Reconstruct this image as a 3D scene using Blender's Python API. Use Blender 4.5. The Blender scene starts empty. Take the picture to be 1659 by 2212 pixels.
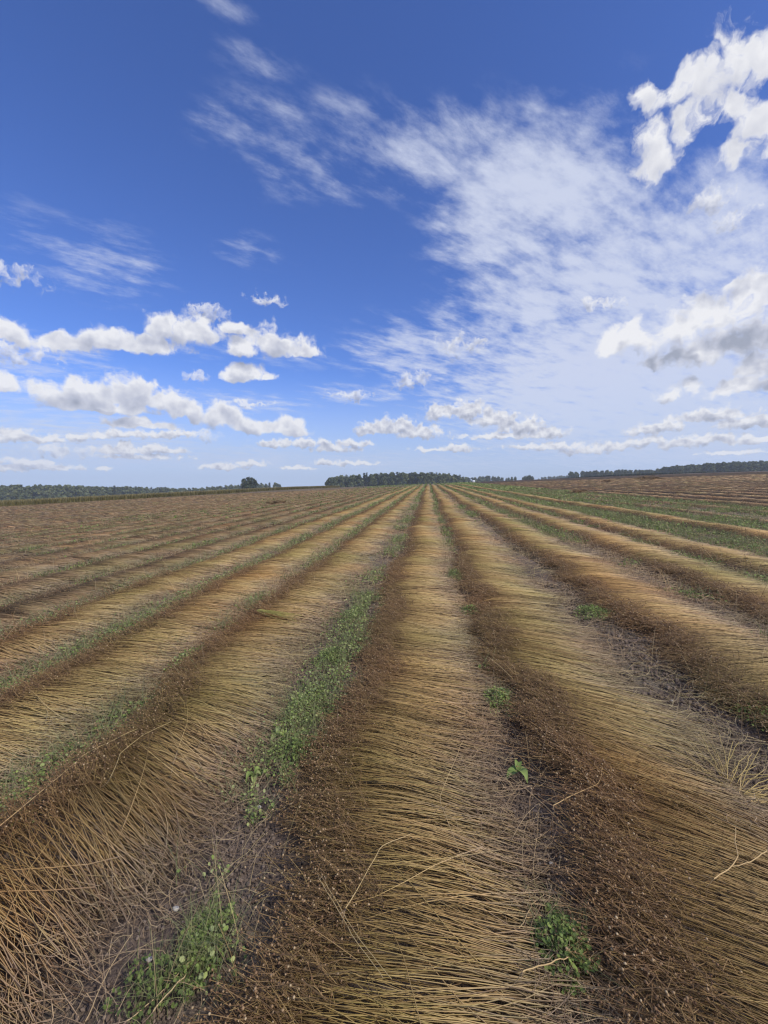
import bpy, math, random
import numpy as np
from math import radians, sin, cos, tan, atan2, asin, sqrt, pi

C = bpy.context.scene.collection
S = bpy.context.scene
rng = np.random.default_rng(7)
random.seed(7)

# ------------------------------------------------------------------ camera
EYE = 1.6
PSI = radians(6.1)        # the camera looks this far left of the swaths
PITCH = radians(4.55)
FPX = 895.0               # focal length in pixels of a 1659 x 2212 picture
CX, CY = 829.5, 1106.0
cam_d = bpy.data.cameras.new('camera')
cam_d.sensor_fit = 'VERTICAL'
cam_d.sensor_height = 34.6
cam_d.lens = FPX / 2212.0 * 34.6
cam_d.clip_start = 0.05
cam_d.clip_end = 8000
cam = bpy.data.objects.new('camera', cam_d)
C.objects.link(cam)
cam.location = (0, 0, EYE)
cam.rotation_euler = (radians(90) - PITCH, 0, PSI)
S.camera = cam

# ------------------------------------------------------------------ light
SUN_EL, SUN_AZ = radians(44), radians(118)     # azimuth clockwise from +Y
S.view_settings.view_transform = 'Standard'
S.view_settings.look = 'None'
S.view_settings.exposure = 0.0
S.view_settings.gamma = 1.0
S.view_settings.use_curve_mapping = False
S.cycles.use_denoising = True
S.cycles.filter_width = 1.3
S.cycles.sample_clamp_direct = 6.0
S.cycles.sample_clamp_indirect = 2.0
S.cycles.max_bounces = 6
S.cycles.diffuse_bounces = 3
S.cycles.glossy_bounces = 2
S.cycles.transmission_bounces = 3
S.cycles.volume_bounces = 2
S.cycles.transparent_max_bounces = 8
sl = bpy.data.lights.new('sun', 'SUN')
sl.energy = 3.4
sl.angle = radians(3.0)
sl.color = (1.0, 0.945, 0.86)
sun = bpy.data.objects.new('sun', sl)
C.objects.link(sun)
sun.rotation_euler = (radians(90) - SUN_EL, 0, pi - SUN_AZ)


def px_dir(x, y):
    """direction in the world of a pixel of the 1659 x 2212 picture"""
    u, w = x - CX, y - CY
    fw = FPX * cos(PITCH) - w * sin(PITCH)
    up = -(FPX * sin(PITCH) + w * cos(PITCH))
    X = u * cos(PSI) - fw * sin(PSI)
    Y = u * sin(PSI) + fw * cos(PSI)
    n = sqrt(X * X + Y * Y + up * up)
    return X / n, Y / n, up / n


def px_azel(x, y):
    d = px_dir(x, y)
    return math.degrees(atan2(d[0], d[1])), math.degrees(asin(d[2]))


# ------------------------------------------------------------------ node helpers
class NT:
    def __init__(self, tree):
        self.t = tree
        self.n = tree.nodes
        self.l = tree.links

    def new(self, typ, **kw):
        nd = self.n.new(typ)
        for k, v in kw.items():
            setattr(nd, k, v)
        return nd

    def put(self, sock, v):
        if isinstance(v, bpy.types.NodeSocket):
            self.l.new(v, sock)
        elif v is not None:
            sock.default_value = v

    def math(self, op, a, b=None, c=None, clamp=False):
        nd = self.new('ShaderNodeMath', operation=op, use_clamp=clamp)
        self.put(nd.inputs[0], a)
        self.put(nd.inputs[1], b)
        self.put(nd.inputs[2], c)
        return nd.outputs[0]

    def vec(self, op, a, b=None, c=None, scale=None):
        nd = self.new('ShaderNodeVectorMath', operation=op)
        self.put(nd.inputs[0], a)
        self.put(nd.inputs[1], b)
        if c is not None:
            self.put(nd.inputs[2], c)
        if scale is not None:
            self.put(nd.inputs['Scale'], scale)
        return nd.outputs['Value'] if op in ('LENGTH', 'DOT_PRODUCT', 'DISTANCE') else nd.outputs[0]

    def sep(self, v):
        nd = self.new('ShaderNodeSeparateXYZ')
        self.put(nd.inputs[0], v)
        return nd.outputs

    def comb(self, x=0.0, y=0.0, z=0.0):
        nd = self.new('ShaderNodeCombineXYZ')
        self.put(nd.inputs[0], x)
        self.put(nd.inputs[1], y)
        self.put(nd.inputs[2], z)
        return nd.outputs[0]

    def noise(self, vec, scale, detail=4.0, rough=0.55, dist=0.0, dims='3D', color=False):
        nd = self.new('ShaderNodeTexNoise', noise_dimensions=dims)
        self.put(nd.inputs['Vector'], vec)
        self.put(nd.inputs['Scale'], scale)
        self.put(nd.inputs['Detail'], detail)
        self.put(nd.inputs['Roughness'], rough)
        self.put(nd.inputs['Distortion'], dist)
        return nd.outputs['Color' if color else 'Fac']

    def remap(self, v, a, b, c=0.0, d=1.0, smooth=True):
        nd = self.new('ShaderNodeMapRange')
        nd.interpolation_type = 'SMOOTHSTEP' if smooth else 'LINEAR'
        nd.clamp = True
        self.put(nd.inputs[0], v)
        for i, q in enumerate((a, b, c, d)):
            self.put(nd.inputs[i + 1], q)
        return nd.outputs[0]

    def mix(self, f, a, b, blend='MIX'):
        nd = self.new('ShaderNodeMix', data_type='RGBA', blend_type=blend)
        self.put(nd.inputs[0], f)
        for s, v in ((nd.inputs[6], a), (nd.inputs[7], b)):
            if isinstance(v, tuple) and len(v) == 3:
                v = v + (1,)
            self.put(s, v)
        return nd.outputs[2]

    def ramp(self, f, stops, interp='LINEAR'):
        nd = self.new('ShaderNodeValToRGB')
        cr = nd.color_ramp
        cr.interpolation = interp
        while len(cr.elements) < len(stops):
            cr.elements.new(0.5)
        for e, (p, c) in zip(cr.elements, stops):
            e.position = p
            e.color = tuple(c) + (1,)
        self.put(nd.inputs[0], f)
        return nd.outputs[0]


# ------------------------------------------------------------------ sky
CUMULUS = [  # x, y, rx, ry in picture pixels, turned into directions
    (150, 748, 75, 34), (235, 738, 80, 36), (310, 748, 100, 32), (352, 714, 50, 42), (412, 722, 62, 44), (442, 728, 40, 26),
    (512, 712, 34, 20), (522, 758, 52, 30), (582, 740, 48, 42), (608, 752, 85, 34), (655, 765, 45, 20),
    (500, 815, 40, 20), (538, 806, 48, 26), (580, 816, 32, 14),
    (110, 858, 50, 36), (165, 842, 55, 42), (215, 862, 100, 46), (290, 852, 80, 44), (345, 872, 75, 34), (230, 884, 140, 22),
    (410, 890, 65, 30), (475, 905, 75, 34), (545, 925, 75, 26), (612, 925, 58, 26), (645, 936, 40, 18), (300, 917, 100, 16),
    (10, 838, 55, 32), (18, 728, 75, 36),

]
CUMULUS_RIGHT = [
    (1322, 742, 40, 30), (1385, 737, 65, 38), (1455, 722, 75, 48), (1535, 690, 100, 60), (1620, 650, 100, 75), (1660, 715, 110, 60),
    (1452, 850, 40, 22), (1492, 844, 34, 20), (1650, 790, 60, 34), (1590, 838, 90, 20),
    (1560, 745, 130, 45), (1500, 765, 110, 22),
]
TORN = [
    (1392, 195, 36, 34), (1445, 212, 60, 48), (1515, 165, 65, 62), (1590, 115, 70, 62), (1655, 130, 80, 80), (1412, 290, 32, 60),
    (1412, 365, 38, 52), (1480, 262, 50, 30), (1575, 225, 60, 38), (1655, 255, 70, 55), (1600, 315, 50, 22), (1660, 340, 40, 26),
]
SCRAPS = [(880, 824, 46, 18), (908, 814, 26, 18), (448, 672, 44, 20), (580, 648, 44, 16), (420, 812, 36, 13), (20, 595, 95, 26), (1582, 478, 60, 22), (1290, 660, 60, 20),
          (30, 760, 120, 30), (760, 855, 60, 14), (530, 872, 70, 8), (1540, 430, 60, 30), (1000, 745, 70, 24), (430, 940, 60, 16), (120, 975, 90, 16)]
LOW = [
    (800, 930, 42, 20), (855, 925, 62, 25), (905, 938, 62, 20), (952, 895, 42, 26), (1012, 890, 62, 26), (1072, 910, 62, 25),
    (1132, 925, 62, 25), (1182, 938, 52, 18), (1085, 944, 100, 10), (988, 970, 56, 11), (950, 972, 60, 7),
    (600, 960, 54, 12), (662, 960, 62, 13), (722, 970, 54, 12), (765, 960, 44, 11),
    (30, 945, 70, 22), (105, 950, 64, 14), (168, 945, 44, 14), (218, 944, 28, 11), (262, 940, 44, 13), (335, 940, 75, 14), (385, 940, 38, 11),
    (268, 975, 64, 18), (345, 973, 64, 13), (300, 988, 100, 8), (62, 1002, 75, 14), (15, 1012, 64, 11), (115, 1012, 64, 9), (222, 1012, 24, 9),
    (482, 1010, 64, 9), (545, 1003, 54, 9), (705, 1000, 36, 8), (772, 1002, 44, 7), (640, 1012, 44, 6),
    (1142, 966, 54, 9), (1202, 967, 62, 11), (1262, 976, 62, 12), (1335, 966, 54, 13), (1402, 930, 48, 20), (1442, 924, 44, 22),
    (1392, 956, 64, 14), (1462, 960, 64, 15), (1545, 900, 95, 20), (1605, 915, 85, 18), (1525, 950, 95, 15), (1625, 952, 85, 13), (1575, 978, 90, 9),
]


def cloud_group(name, blobs, nscale, namp, warp, grow=1.0, flat=0.0):
    g = bpy.data.node_groups.new(name, 'ShaderNodeTree')
    g.interface.new_socket('P', in_out='INPUT', socket_type='NodeSocketVector')
    g.interface.new_socket('D', in_out='OUTPUT', socket_type='NodeSocketFloat')
    g.interface.new_socket('B', in_out='OUTPUT', socket_type='NodeSocketFloat')
    N = NT(g)
    gi = N.new('NodeGroupInput')
    go = N.new('NodeGroupOutput')
    P = gi.outputs[0]
    w = N.noise(P, nscale * 0.8, 2, 0.5, dims='2D', color=True)
    w = N.vec('MULTIPLY_ADD', w, (warp, warp, 0), (-warp / 2, -warp / 2, 0))
    w2 = N.noise(P, nscale * 3.5, 2, 0.5, dims='2D', color=True)
    w2 = N.vec('MULTIPLY_ADD', w2, (warp * .30, warp * .30, 0), (-warp * .15, -warp * .15, 0))
    Q = N.vec('ADD', N.vec('ADD', P, w), w2)
    field = None
    for x, y, rx, ry in blobs:
        rx, ry = rx * grow, ry * grow
        a, e = px_azel(x, y)
        a2, _ = px_azel(x + rx, y)
        _, e2 = px_azel(x, y - ry)
        sx, sy = 1 / max(abs(a2 - a), .05), 1 / max(abs(e2 - e), .05)
        q = N.vec('MULTIPLY_ADD', Q, (sx, sy, 0), (-a * sx, -e * sy, 0))
        if flat:
            q = N.vec('MULTIPLY_ADD', N.vec('MINIMUM', q, (0, 0, 0)), (0, flat, 0), q)
        d = N.vec('LENGTH', q)
        field = d if field is None else N.math('SMOOTH_MIN', field, d, 0.25)
    n = N.noise(Q, nscale, 8, 0.58, dims='2D')
    d = N.math('SUBTRACT', 1.0, field)
    N.l.new(N.math('ADD', N.math('MINIMUM', d, 0.75), N.math('MULTIPLY_ADD', n, namp, -namp * 0.5)), go.inputs[0])
    nl = N.noise(P, nscale * 1.1, 2.5, 0.5, dims='2D')
    N.l.new(N.math('ADD', d, N.math('MULTIPLY_ADD', nl, namp * .9, -namp * 0.45)), go.inputs[1])
    return g


def build_world():
    w = bpy.data.worlds.new('World')
    S.world = w
    w.use_nodes = True
    w.node_tree.nodes.clear()
    N = NT(w.node_tree)
    out = N.new('ShaderNodeOutputWorld')
    bg = N.new('ShaderNodeBackground')
    bg.inputs['Strength'].default_value = 0.1
    N.l.new(bg.outputs[0], out.inputs[0])
    co = N.new('ShaderNodeTexCoord').outputs['Generated']
    sx, sy, sz = N.sep(co)
    zc = N.math('MAXIMUM', sz, 0.004)
    v = N.comb(sx, sy, zc)
    sky = N.new('ShaderNodeTexSky', sky_type='NISHITA')
    sky.sun_disc = False
    sky.sun_elevation = SUN_EL
    sky.sun_rotation = SUN_AZ
    sky.altitude = 200
    sky.air_density = 1.0
    sky.dust_density = 0.6
    sky.ozone_density = 2.5
    N.l.new(v, sky.inputs[0])
    base = N.mix(1.0, sky.outputs[0], SKY_TINT, 'MULTIPLY')
    gm = N.new('ShaderNodeGamma')
    az = N.math('MULTIPLY', N.math('ARCTAN2', sx, sy), 57.29578)
    el = N.math('MULTIPLY', N.math('ARCSINE', zc), 57.29578)
    P = N.comb(az, el, 0.0)
    # high thin sheet of cirrus, on a flat layer far above
    inv = N.math('DIVIDE', 1.0, N.math('ADD', zc, 0.12))
    pl = N.comb(N.math('MULTIPLY', sx, inv), N.math('MULTIPLY', sy, inv), 0.0)
    rot = N.new('ShaderNodeVectorRotate', rotation_type='Z_AXIS')
    N.put(rot.inputs['Vector'], pl)
    rot.inputs['Angle'].default_value = radians(-38)
    plr = rot.outputs[0]
    wv = N.noise(plr, 1.6, 3, 0.5, color=True)
    plw = N.vec('ADD', plr, N.vec('MULTIPLY_ADD', wv, (.24, .24, 0), (-.12, -.12, 0)))
    streak = N.noise(N.vec('MULTIPLY', plw, (1.7, 4.0, 1)), 1.5, 8, 0.66)
    mott = N.noise(N.vec('MULTIPLY', plr, (1.0, 1.9, 1)), 6.0, 7, 0.62)
    cn = N.math('ADD', N.math('MULTIPLY', streak, 0.52), N.math('MULTIPLY', mott, 0.48))
    mask = None
    for x, y, rx, ry, amp in [(1160, 430, 330, 260, 1.0), (1290, 640, 500, 250, .98), (1330, 830, 600, 260, 1.22), (1500, 930, 700, 150, 1.1),
                              (960, 760, 330, 120, .75), (700, 350, 330, 170, .48), (560, 130, 150, 75, .42), (590, 240, 180, 80, .42), (760, 250, 220, 100, .42),
                              (200, 560, 290, 130, .50), (530, 540, 130, 60, .44), (480, 10, 140, 50, .5), (480, 270, 120, 80, .52), (950, 330, 280, 160, .72), (220, 965, 420, 90, .9), (520, 1000, 380, 60, .8), (560, 760, 400, 60, .4),
                              (90, 770, 280, 80, .58), (520, 870, 280, 40, .52), (780, 850, 200, 40, .55), (1560, 520, 240, 260, .95), (100, 920, 420, 130, .55),
                              (700, 1010, 900, 60, .7), (1560, 900, 380, 130, 1.1)]:
        a, e = px_azel(x, y)
        a2, _ = px_azel(x + rx * .7, y)
        a1, _ = px_azel(x - rx * .7, y)
        _, e2 = px_azel(x, y - ry * .7)
        _, e1 = px_azel(x, y + ry * .7)
        kx, ky = 1.4 / abs(a2 - a1), 1.4 / abs(e2 - e1)
        q = N.vec('MULTIPLY_ADD', P, (kx, ky, 0), (-a * kx, -e * ky, 0))
        d = N.math('MULTIPLY', N.remap(N.vec('LENGTH', q), 1.25, 0.15), amp)
        mask = d if mask is None else N.math('MAXIMUM', mask, d)
    back = N.math('MULTIPLY', N.remap(N.vec('DOT_PRODUCT', co, (sin(-PSI), cos(PSI), 0)), .30, -.1), .85)  # unseen cirrus veil added behind the camera to whiten the skylight
    mask = N.math('MAXIMUM', mask, back)
    cn = N.math('MULTIPLY_ADD', cn, 2.1, -.55)
    mask = N.math('MULTIPLY', mask, N.remap(el, 0.0, 2.2, .35, 1.0))
    ca = N.remap(N.math('ADD', cn, N.math('MULTIPLY', mask, 0.66)), 0.64, 1.28)
    ca = N.math('MULTIPLY', ca, N.remap(mask, 0.0, 0.55, 0.0, 0.86))
    col = N.mix(ca, base, CIRRUS_COL)
    # general paleness low down
    hz = N.remap(el, 0.0, 15.0, 0.72, 0.0)
    col = N.mix(hz, col, HORIZON_COL)
    for name, blobs, ns, na, wp, off, gain, soft, top in (
            ('cloud_scraps', SCRAPS, 0.80, 2.6, 2.0, (0.2, 0.9, 0), .5, .95, .75),
            ('low_clouds', LOW, 0.80, 1.8, .9, (0.10, 0.50, 0), .70, .50, .94),
            ('left_cumulus', CUMULUS, 0.42, 1.7, 1.1, (0.25, 1.4, 0), .56, .44, .95),
            ('right_cumulus', CUMULUS_RIGHT, 0.36, 2.3, 2.2, (-0.4, 2.6, 0), .74, .66, .93),
            ('torn_cumulus', TORN, 0.30, 2.9, 3.2, (0.6, 1.2, 0), .24, .80, .96)):
        g = cloud_group(name, blobs, ns, na, wp, {'left_cumulus': 1.06, 'torn_cumulus': 1.2, 'right_cumulus': 1.3, 'low_clouds': 1.12}.get(name, 1.0), {'left_cumulus': 1.0, 'low_clouds': .8, 'right_cumulus': .5}.get(name, 0))
        g1 = N.new('ShaderNodeGroup', node_tree=g)
        N.l.new(P, g1.inputs[0])
        g2 = N.new('ShaderNodeGroup', node_tree=g)
        N.l.new(N.vec('ADD', P, off), g2.inputs[0])
        d = g1.outputs[0]
        alpha = N.math('MULTIPLY', N.remap(d, -0.02, soft), top)
        lit = N.math('MULTIPLY_ADD', N.math('SUBTRACT', g1.outputs[1], g2.outputs[1]), gain, 0.95 if name == 'torn_cumulus' else 0.62)
        lit = N.math('SUBTRACT', lit, N.remap(d, .15, 1.0, -0.10, 0.22))
        cc = N.ramp(lit, [(0.0, CLOUD_DARK), (.45, CLOUD_MID), (.98, CLOUD_LIT)])
        col = N.mix(alpha, col, cc)
    N.l.new(col, bg.inputs['Color'])
    w.cycles.sampling_method = 'NONE'


SKY_TINT = (0.66, 0.92, 1.62)
CIRRUS_COL = (6.9, 7.4, 8.9)
HORIZON_COL = (5.4, 6.5, 8.8)
CLOUD_DARK = (3.5, 3.8, 4.7)
CLOUD_MID = (5.7, 5.9, 6.8)
CLOUD_LIT = (9.1, 9.1, 9.3)
build_world()

# ------------------------------------------------------------------ object helpers


def tag(o, label=None, cat=None, group=None, kind=None):
    if label:
        o['label'] = label
    if cat:
        o['category'] = cat
    if group:
        o['group'] = group
    if kind:
        o['kind'] = kind
    return o


def empty(name, loc=(0, 0, 0), rz=0.0):
    o = bpy.data.objects.new(name, None)
    o.empty_display_size = 0.1
    o.location = loc
    o.rotation_euler = (0, 0, rz)
    C.objects.link(o)
    return o


def mesh_np(name, V, F, tint=None, uv=None, mats=(), smooth=True, mat_idx=None):
    """V (n,3); F list of arrays, each (m,3) or (m,4)"""
    me = bpy.data.meshes.new(name)
    V = np.ascontiguousarray(V, np.float32)
    if not isinstance(F, (list, tuple)):
        F = [F]
    F = [f for f in F if len(f)]
    me.vertices.add(len(V))
    me.vertices.foreach_set('co', V.ravel())
    lt = np.concatenate([np.full(len(f), f.shape[1], np.int32) for f in F])
    li = np.concatenate([np.ascontiguousarray(f, np.int32).ravel() for f in F])
    me.loops.add(len(li))
    me.polygons.add(len(lt))
    me.loops.foreach_set('vertex_index', li)
    st = np.zeros(len(lt), np.int32)
    st[1:] = np.cumsum(lt)[:-1]
    me.polygons.foreach_set('loop_start', st)
    me.polygons.foreach_set('use_smooth', np.full(len(lt), bool(smooth)))
    if mat_idx is not None:
        me.polygons.foreach_set('material_index', np.ascontiguousarray(mat_idx, np.int32))
    me.update(calc_edges=True)
    if tint is not None:
        a = me.attributes.new('tint', 'FLOAT_COLOR', 'POINT')
        t4 = np.ones((len(V), 4), np.float32)
        t4[:, :tint.shape[1]] = tint
        a.data.foreach_set('color', t4.ravel())
    if uv is not None:
        u = me.uv_layers.new(name='UVMap')
        u.data.foreach_set('uv', np.ascontiguousarray(uv[li], np.float32).ravel())
    for m in mats:
        me.materials.append(m)
    return me


def obj_np(name, V, F, parent=None, **kw):
    o = bpy.data.objects.new(name, mesh_np(name, V, F, **kw))
    C.objects.link(o)
    if parent is not None:
        o.parent = parent
        o.location = -np.array(parent.location) if not any(parent.rotation_euler) else (0, 0, 0)
    return o


class Bag:
    """collects vertex / face arrays into one mesh"""

    def __init__(self):
        self.V, self.F3, self.F4, self.T, self.n = [], [], [], [], 0

    def add(self, V, F, T=None):
        V = np.asarray(V, float).reshape(-1, 3)
        F = np.asarray(F)
        (self.F3 if F.shape[1] == 3 else self.F4).append(F + self.n)
        self.V.append(V)
        if T is None:
            T = np.zeros((len(V), 3))
        self.T.append(np.asarray(T, float).reshape(-1, 3))
        self.n += len(V)

    def build(self, name, mat, parent=None, smooth=True):
        if not self.n:
            return None
        F = []
        if self.F3:
            F.append(np.concatenate(self.F3))
        if self.F4:
            F.append(np.concatenate(self.F4))
        return obj_np(name, np.concatenate(self.V), F, parent, tint=np.concatenate(self.T), mats=[mat], smooth=smooth)


def smooth(a, b, x):
    t = np.clip((np.asarray(x, float) - a) / (b - a), 0, 1)
    return t * t * (3 - 2 * t)


def _hash(i, j, s):
    h = (i * 374761393 + j * 668265263 + s * 1442695041) & 0xffffffff
    h = ((h ^ (h >> 13)) * 1274126177) & 0xffffffff
    return ((h ^ (h >> 16)) & 0xffff) / 65535.0


def vnoise(x, y, seed=0):
    x, y = np.broadcast_arrays(np.asarray(x, float), np.asarray(y, float))
    xi, yi = np.floor(x).astype(np.int64), np.floor(y).astype(np.int64)
    fx, fy = x - xi, y - yi
    fx, fy = fx * fx * (3 - 2 * fx), fy * fy * (3 - 2 * fy)
    a, b = _hash(xi, yi, seed), _hash(xi + 1, yi, seed)
    c, d = _hash(xi, yi + 1, seed), _hash(xi + 1, yi + 1, seed)
    return (a * (1 - fx) + b * fx) * (1 - fy) + (c * (1 - fx) + d * fx) * fy


def fbm(x, y, seed=0, octv=3):
    s, a, t = 0, 1.0, 0
    for k in range(octv):
        s = s + a * vnoise(np.asarray(x) * 2 ** k, np.asarray(y) * 2 ** k, seed + k * 17)
        t += a
        a *= .5
    return s / t


# ------------------------------------------------------------------ terrain
def terrain(X, Y):
    X = np.asarray(X, float)
    Y = np.asarray(Y, float)
    Xr = np.maximum(X, 0)
    Xl = np.minimum(X, 0)
    right = .018 * np.minimum(Xr, 700) + .024 * 120 * np.arctan(Xr / 120)
    left = .042 * np.maximum(Xl, -700)
    t = np.maximum(Y - 100, 0)
    q = np.minimum(t, 150)
    drop = -(1e-4 * q * q + .03 * np.maximum(t - 150, 0))
    drop = drop * (1 - smooth(20, 170, X)) * (1 - .45 * smooth(-60, -400, X))
    rr = np.hypot(X, Y)
    drop = drop - .013 * np.maximum(rr - 290, 0) - .004 * np.minimum(np.maximum(rr - 230, 0), 60)
    und = (fbm(X / 9 + 31, Y / 14, 5, 2) - .5) * .10 * smooth(4, 20, np.hypot(X, Y))
    return right + left + drop + und


def px_ground(x, y, h=0.0):
    """where the ray of a picture pixel meets the ground raised by h"""
    d = np.array(px_dir(x, y))
    lo, hi = 0.2, 0.2
    for k in range(4000):
        hi = lo * 1.02 + 0.01
        p = d * hi
        if EYE + p[2] < terrain(p[0], p[1]) + h:
            break
        lo = hi
    for k in range(30):
        m = (lo + hi) / 2
        p = d * m
        if EYE + p[2] < terrain(p[0], p[1]) + h:
            hi = m
        else:
            lo = m
    p = d * hi
    return np.array([p[0], p[1], EYE + p[2]])


def px_at(x, y, depth):
    """point of a picture pixel at a camera depth"""
    u, w = x - CX, y - CY
    d = np.array(px_dir(x, y))
    fwd = np.array([-sin(PSI) * cos(PITCH), cos(PSI) * cos(PITCH), -sin(PITCH)])
    return d * depth / d.dot(fwd) + np.array([0, 0, EYE])


LEFT_EDGE = np.array([(-72, 45), (-66, 58), (-50, 100), (-44, 150), (-40, 200), (-40, 320)], float)   # Xs of the field's left end at each Y


def left_end(Y):
    return np.interp(Y, LEFT_EDGE[:, 1], LEFT_EDGE[:, 0])


# ------------------------------------------------------------------ materials
def new_mat(name):
    m = bpy.data.materials.new(name)
    m.use_nodes = True
    m.node_tree.nodes.clear()
    N = NT(m.node_tree)
    out = N.new('ShaderNodeOutputMaterial')
    b = N.new('ShaderNodeBsdfPrincipled')
    N.l.new(b.outputs[0], out.inputs[0])
    b.inputs['Roughness'].default_value = .85
    b.inputs['Specular IOR Level'].default_value = .25
    return m, N, b, out


def tint_of(N):
    a = N.new('ShaderNodeAttribute')
    a.attribute_name = 'tint'
    return N.sep(a.outputs['Color'])


def pos(N):
    return N.new('ShaderNodeNewGeometry').outputs['Position']


def mat_stalk(aged=0):
    m, N, b, _ = new_mat(('dry_flax_stalk', 'weathered_flax_stalk', 'bleached_flax_stalk')[aged])
    t, r1, r2 = tint_of(N)
    fresh = [(0.0, (.31, .24, .17)), (.14, (.39, .30, .18)), (.34, (.455, .335, .165)), (.66, (.375, .265, .112)),
             (.83, (.26, .172, .072)), (.92, (.175, .108, .050)), (1.0, (.14, .083, .040))]
    old = [(0.0, (.30, .24, .17)), (.14, (.38, .30, .195)), (.34, (.43, .31, .175)), (.64, (.285, .195, .105)),
           (.80, (.175, .122, .070)), (.91, (.13, .086, .052)), (1.0, (.11, .072, .045))]
    k = (1, .80, 1.12)[aged]
    old = [(q, (r * k, g * k, e * k)) for q, (r, g, e) in old]
    c = N.ramp(t, old if aged else fresh)
    hue = N.ramp(r1, [(0.0, (.62, .50, .42)), (.25, (.95, .88, .82)), (.5, (1.06, 1.02, .95)), (.72, (.90, .91, .70)), (.86, (.98, .96, .92)), (1.0, (1.32, 1.28, 1.24))])
    c = N.mix(1.0, c, hue, 'MULTIPLY')
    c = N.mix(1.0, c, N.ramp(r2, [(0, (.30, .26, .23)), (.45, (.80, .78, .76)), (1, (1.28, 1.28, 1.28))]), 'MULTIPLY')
    big = N.noise(pos(N), .55, 2, .5)
    c = N.mix(1.0, c, N.ramp(big, [(.30, (.82, .92, .72)), (.5, (1, 1, 1)), (.70, (1.12, .97, .86))]), 'MULTIPLY')
    N.l.new(c, b.inputs['Base Color'])
    b.inputs['Roughness'].default_value = .62
    b.inputs['Specular IOR Level'].default_value = .35
    return m


def mat_capsule():
    m, N, b, _ = new_mat('flax_seed_capsule')
    t, r1, r2 = tint_of(N)
    c = N.ramp(r1, [(0, (.16, .088, .045)), (.4, (.26, .158, .080)), (.8, (.37, .25, .135)), (1.0, (.48, .36, .21))])
    N.l.new(c, b.inputs['Base Color'])
    b.inputs['Roughness'].default_value = .6
    return m


def mat_mound(aged=0):
    m, N, b, out = new_mat(('laid_flax', 'weathered_laid_flax', 'bleached_laid_flax')[aged])
    uv = N.new('ShaderNodeUVMap').outputs[0]
    u, v, _ = N.sep(uv)
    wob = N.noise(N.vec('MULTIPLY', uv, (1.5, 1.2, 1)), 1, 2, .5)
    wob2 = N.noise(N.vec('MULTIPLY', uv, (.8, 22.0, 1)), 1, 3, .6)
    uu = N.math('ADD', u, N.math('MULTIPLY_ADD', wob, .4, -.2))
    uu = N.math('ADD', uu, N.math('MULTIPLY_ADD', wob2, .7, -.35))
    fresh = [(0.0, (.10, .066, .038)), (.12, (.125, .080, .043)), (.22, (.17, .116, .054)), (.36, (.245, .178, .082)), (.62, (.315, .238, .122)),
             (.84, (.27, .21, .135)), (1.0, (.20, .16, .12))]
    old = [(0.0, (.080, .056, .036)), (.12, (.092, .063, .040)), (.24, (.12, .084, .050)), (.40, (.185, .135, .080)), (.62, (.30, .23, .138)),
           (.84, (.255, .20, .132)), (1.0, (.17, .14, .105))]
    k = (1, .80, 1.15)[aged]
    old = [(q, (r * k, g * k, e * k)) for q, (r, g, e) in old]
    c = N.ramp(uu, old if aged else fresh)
    st = N.noise(N.vec('MULTIPLY', uv, (2.5, 42.0, 1)), 1, 4, .65)
    c = N.mix(1.0, c, N.ramp(st, [(.32, (.30, .28, .26)), (.48, (.8, .8, .8)), (.66, (1.4, 1.36, 1.28))]), 'MULTIPLY')
    tuft = N.noise(N.vec('MULTIPLY', uv, (1.3, 8.0, 1)), 1, 4, .6)
    c = N.mix(1.0, c, N.ramp(tuft, [(.32, (.45, .43, .42)), (.5, (.98, .98, .98)), (.66, (1.25, 1.22, 1.16))]), 'MULTIPLY')
    st = N.math('ADD', st, tuft)
    big = N.noise(pos(N), .35, 3, .55)
    c = N.mix(1.0, c, N.ramp(big, [(.30, (.78, .92, .70)), (.5, (1, 1, 1)), (.70, (1.1, .93, .84))]), 'MULTIPLY')
    N.l.new(c, b.inputs['Base Color'])
    bp = N.new('ShaderNodeBump')
    bp.inputs['Strength'].default_value = .8
    bp.inputs['Distance'].default_value = .03
    N.l.new(st, bp.inputs['Height'])
    N.l.new(bp.outputs[0], b.inputs['Normal'])
    return m


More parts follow.
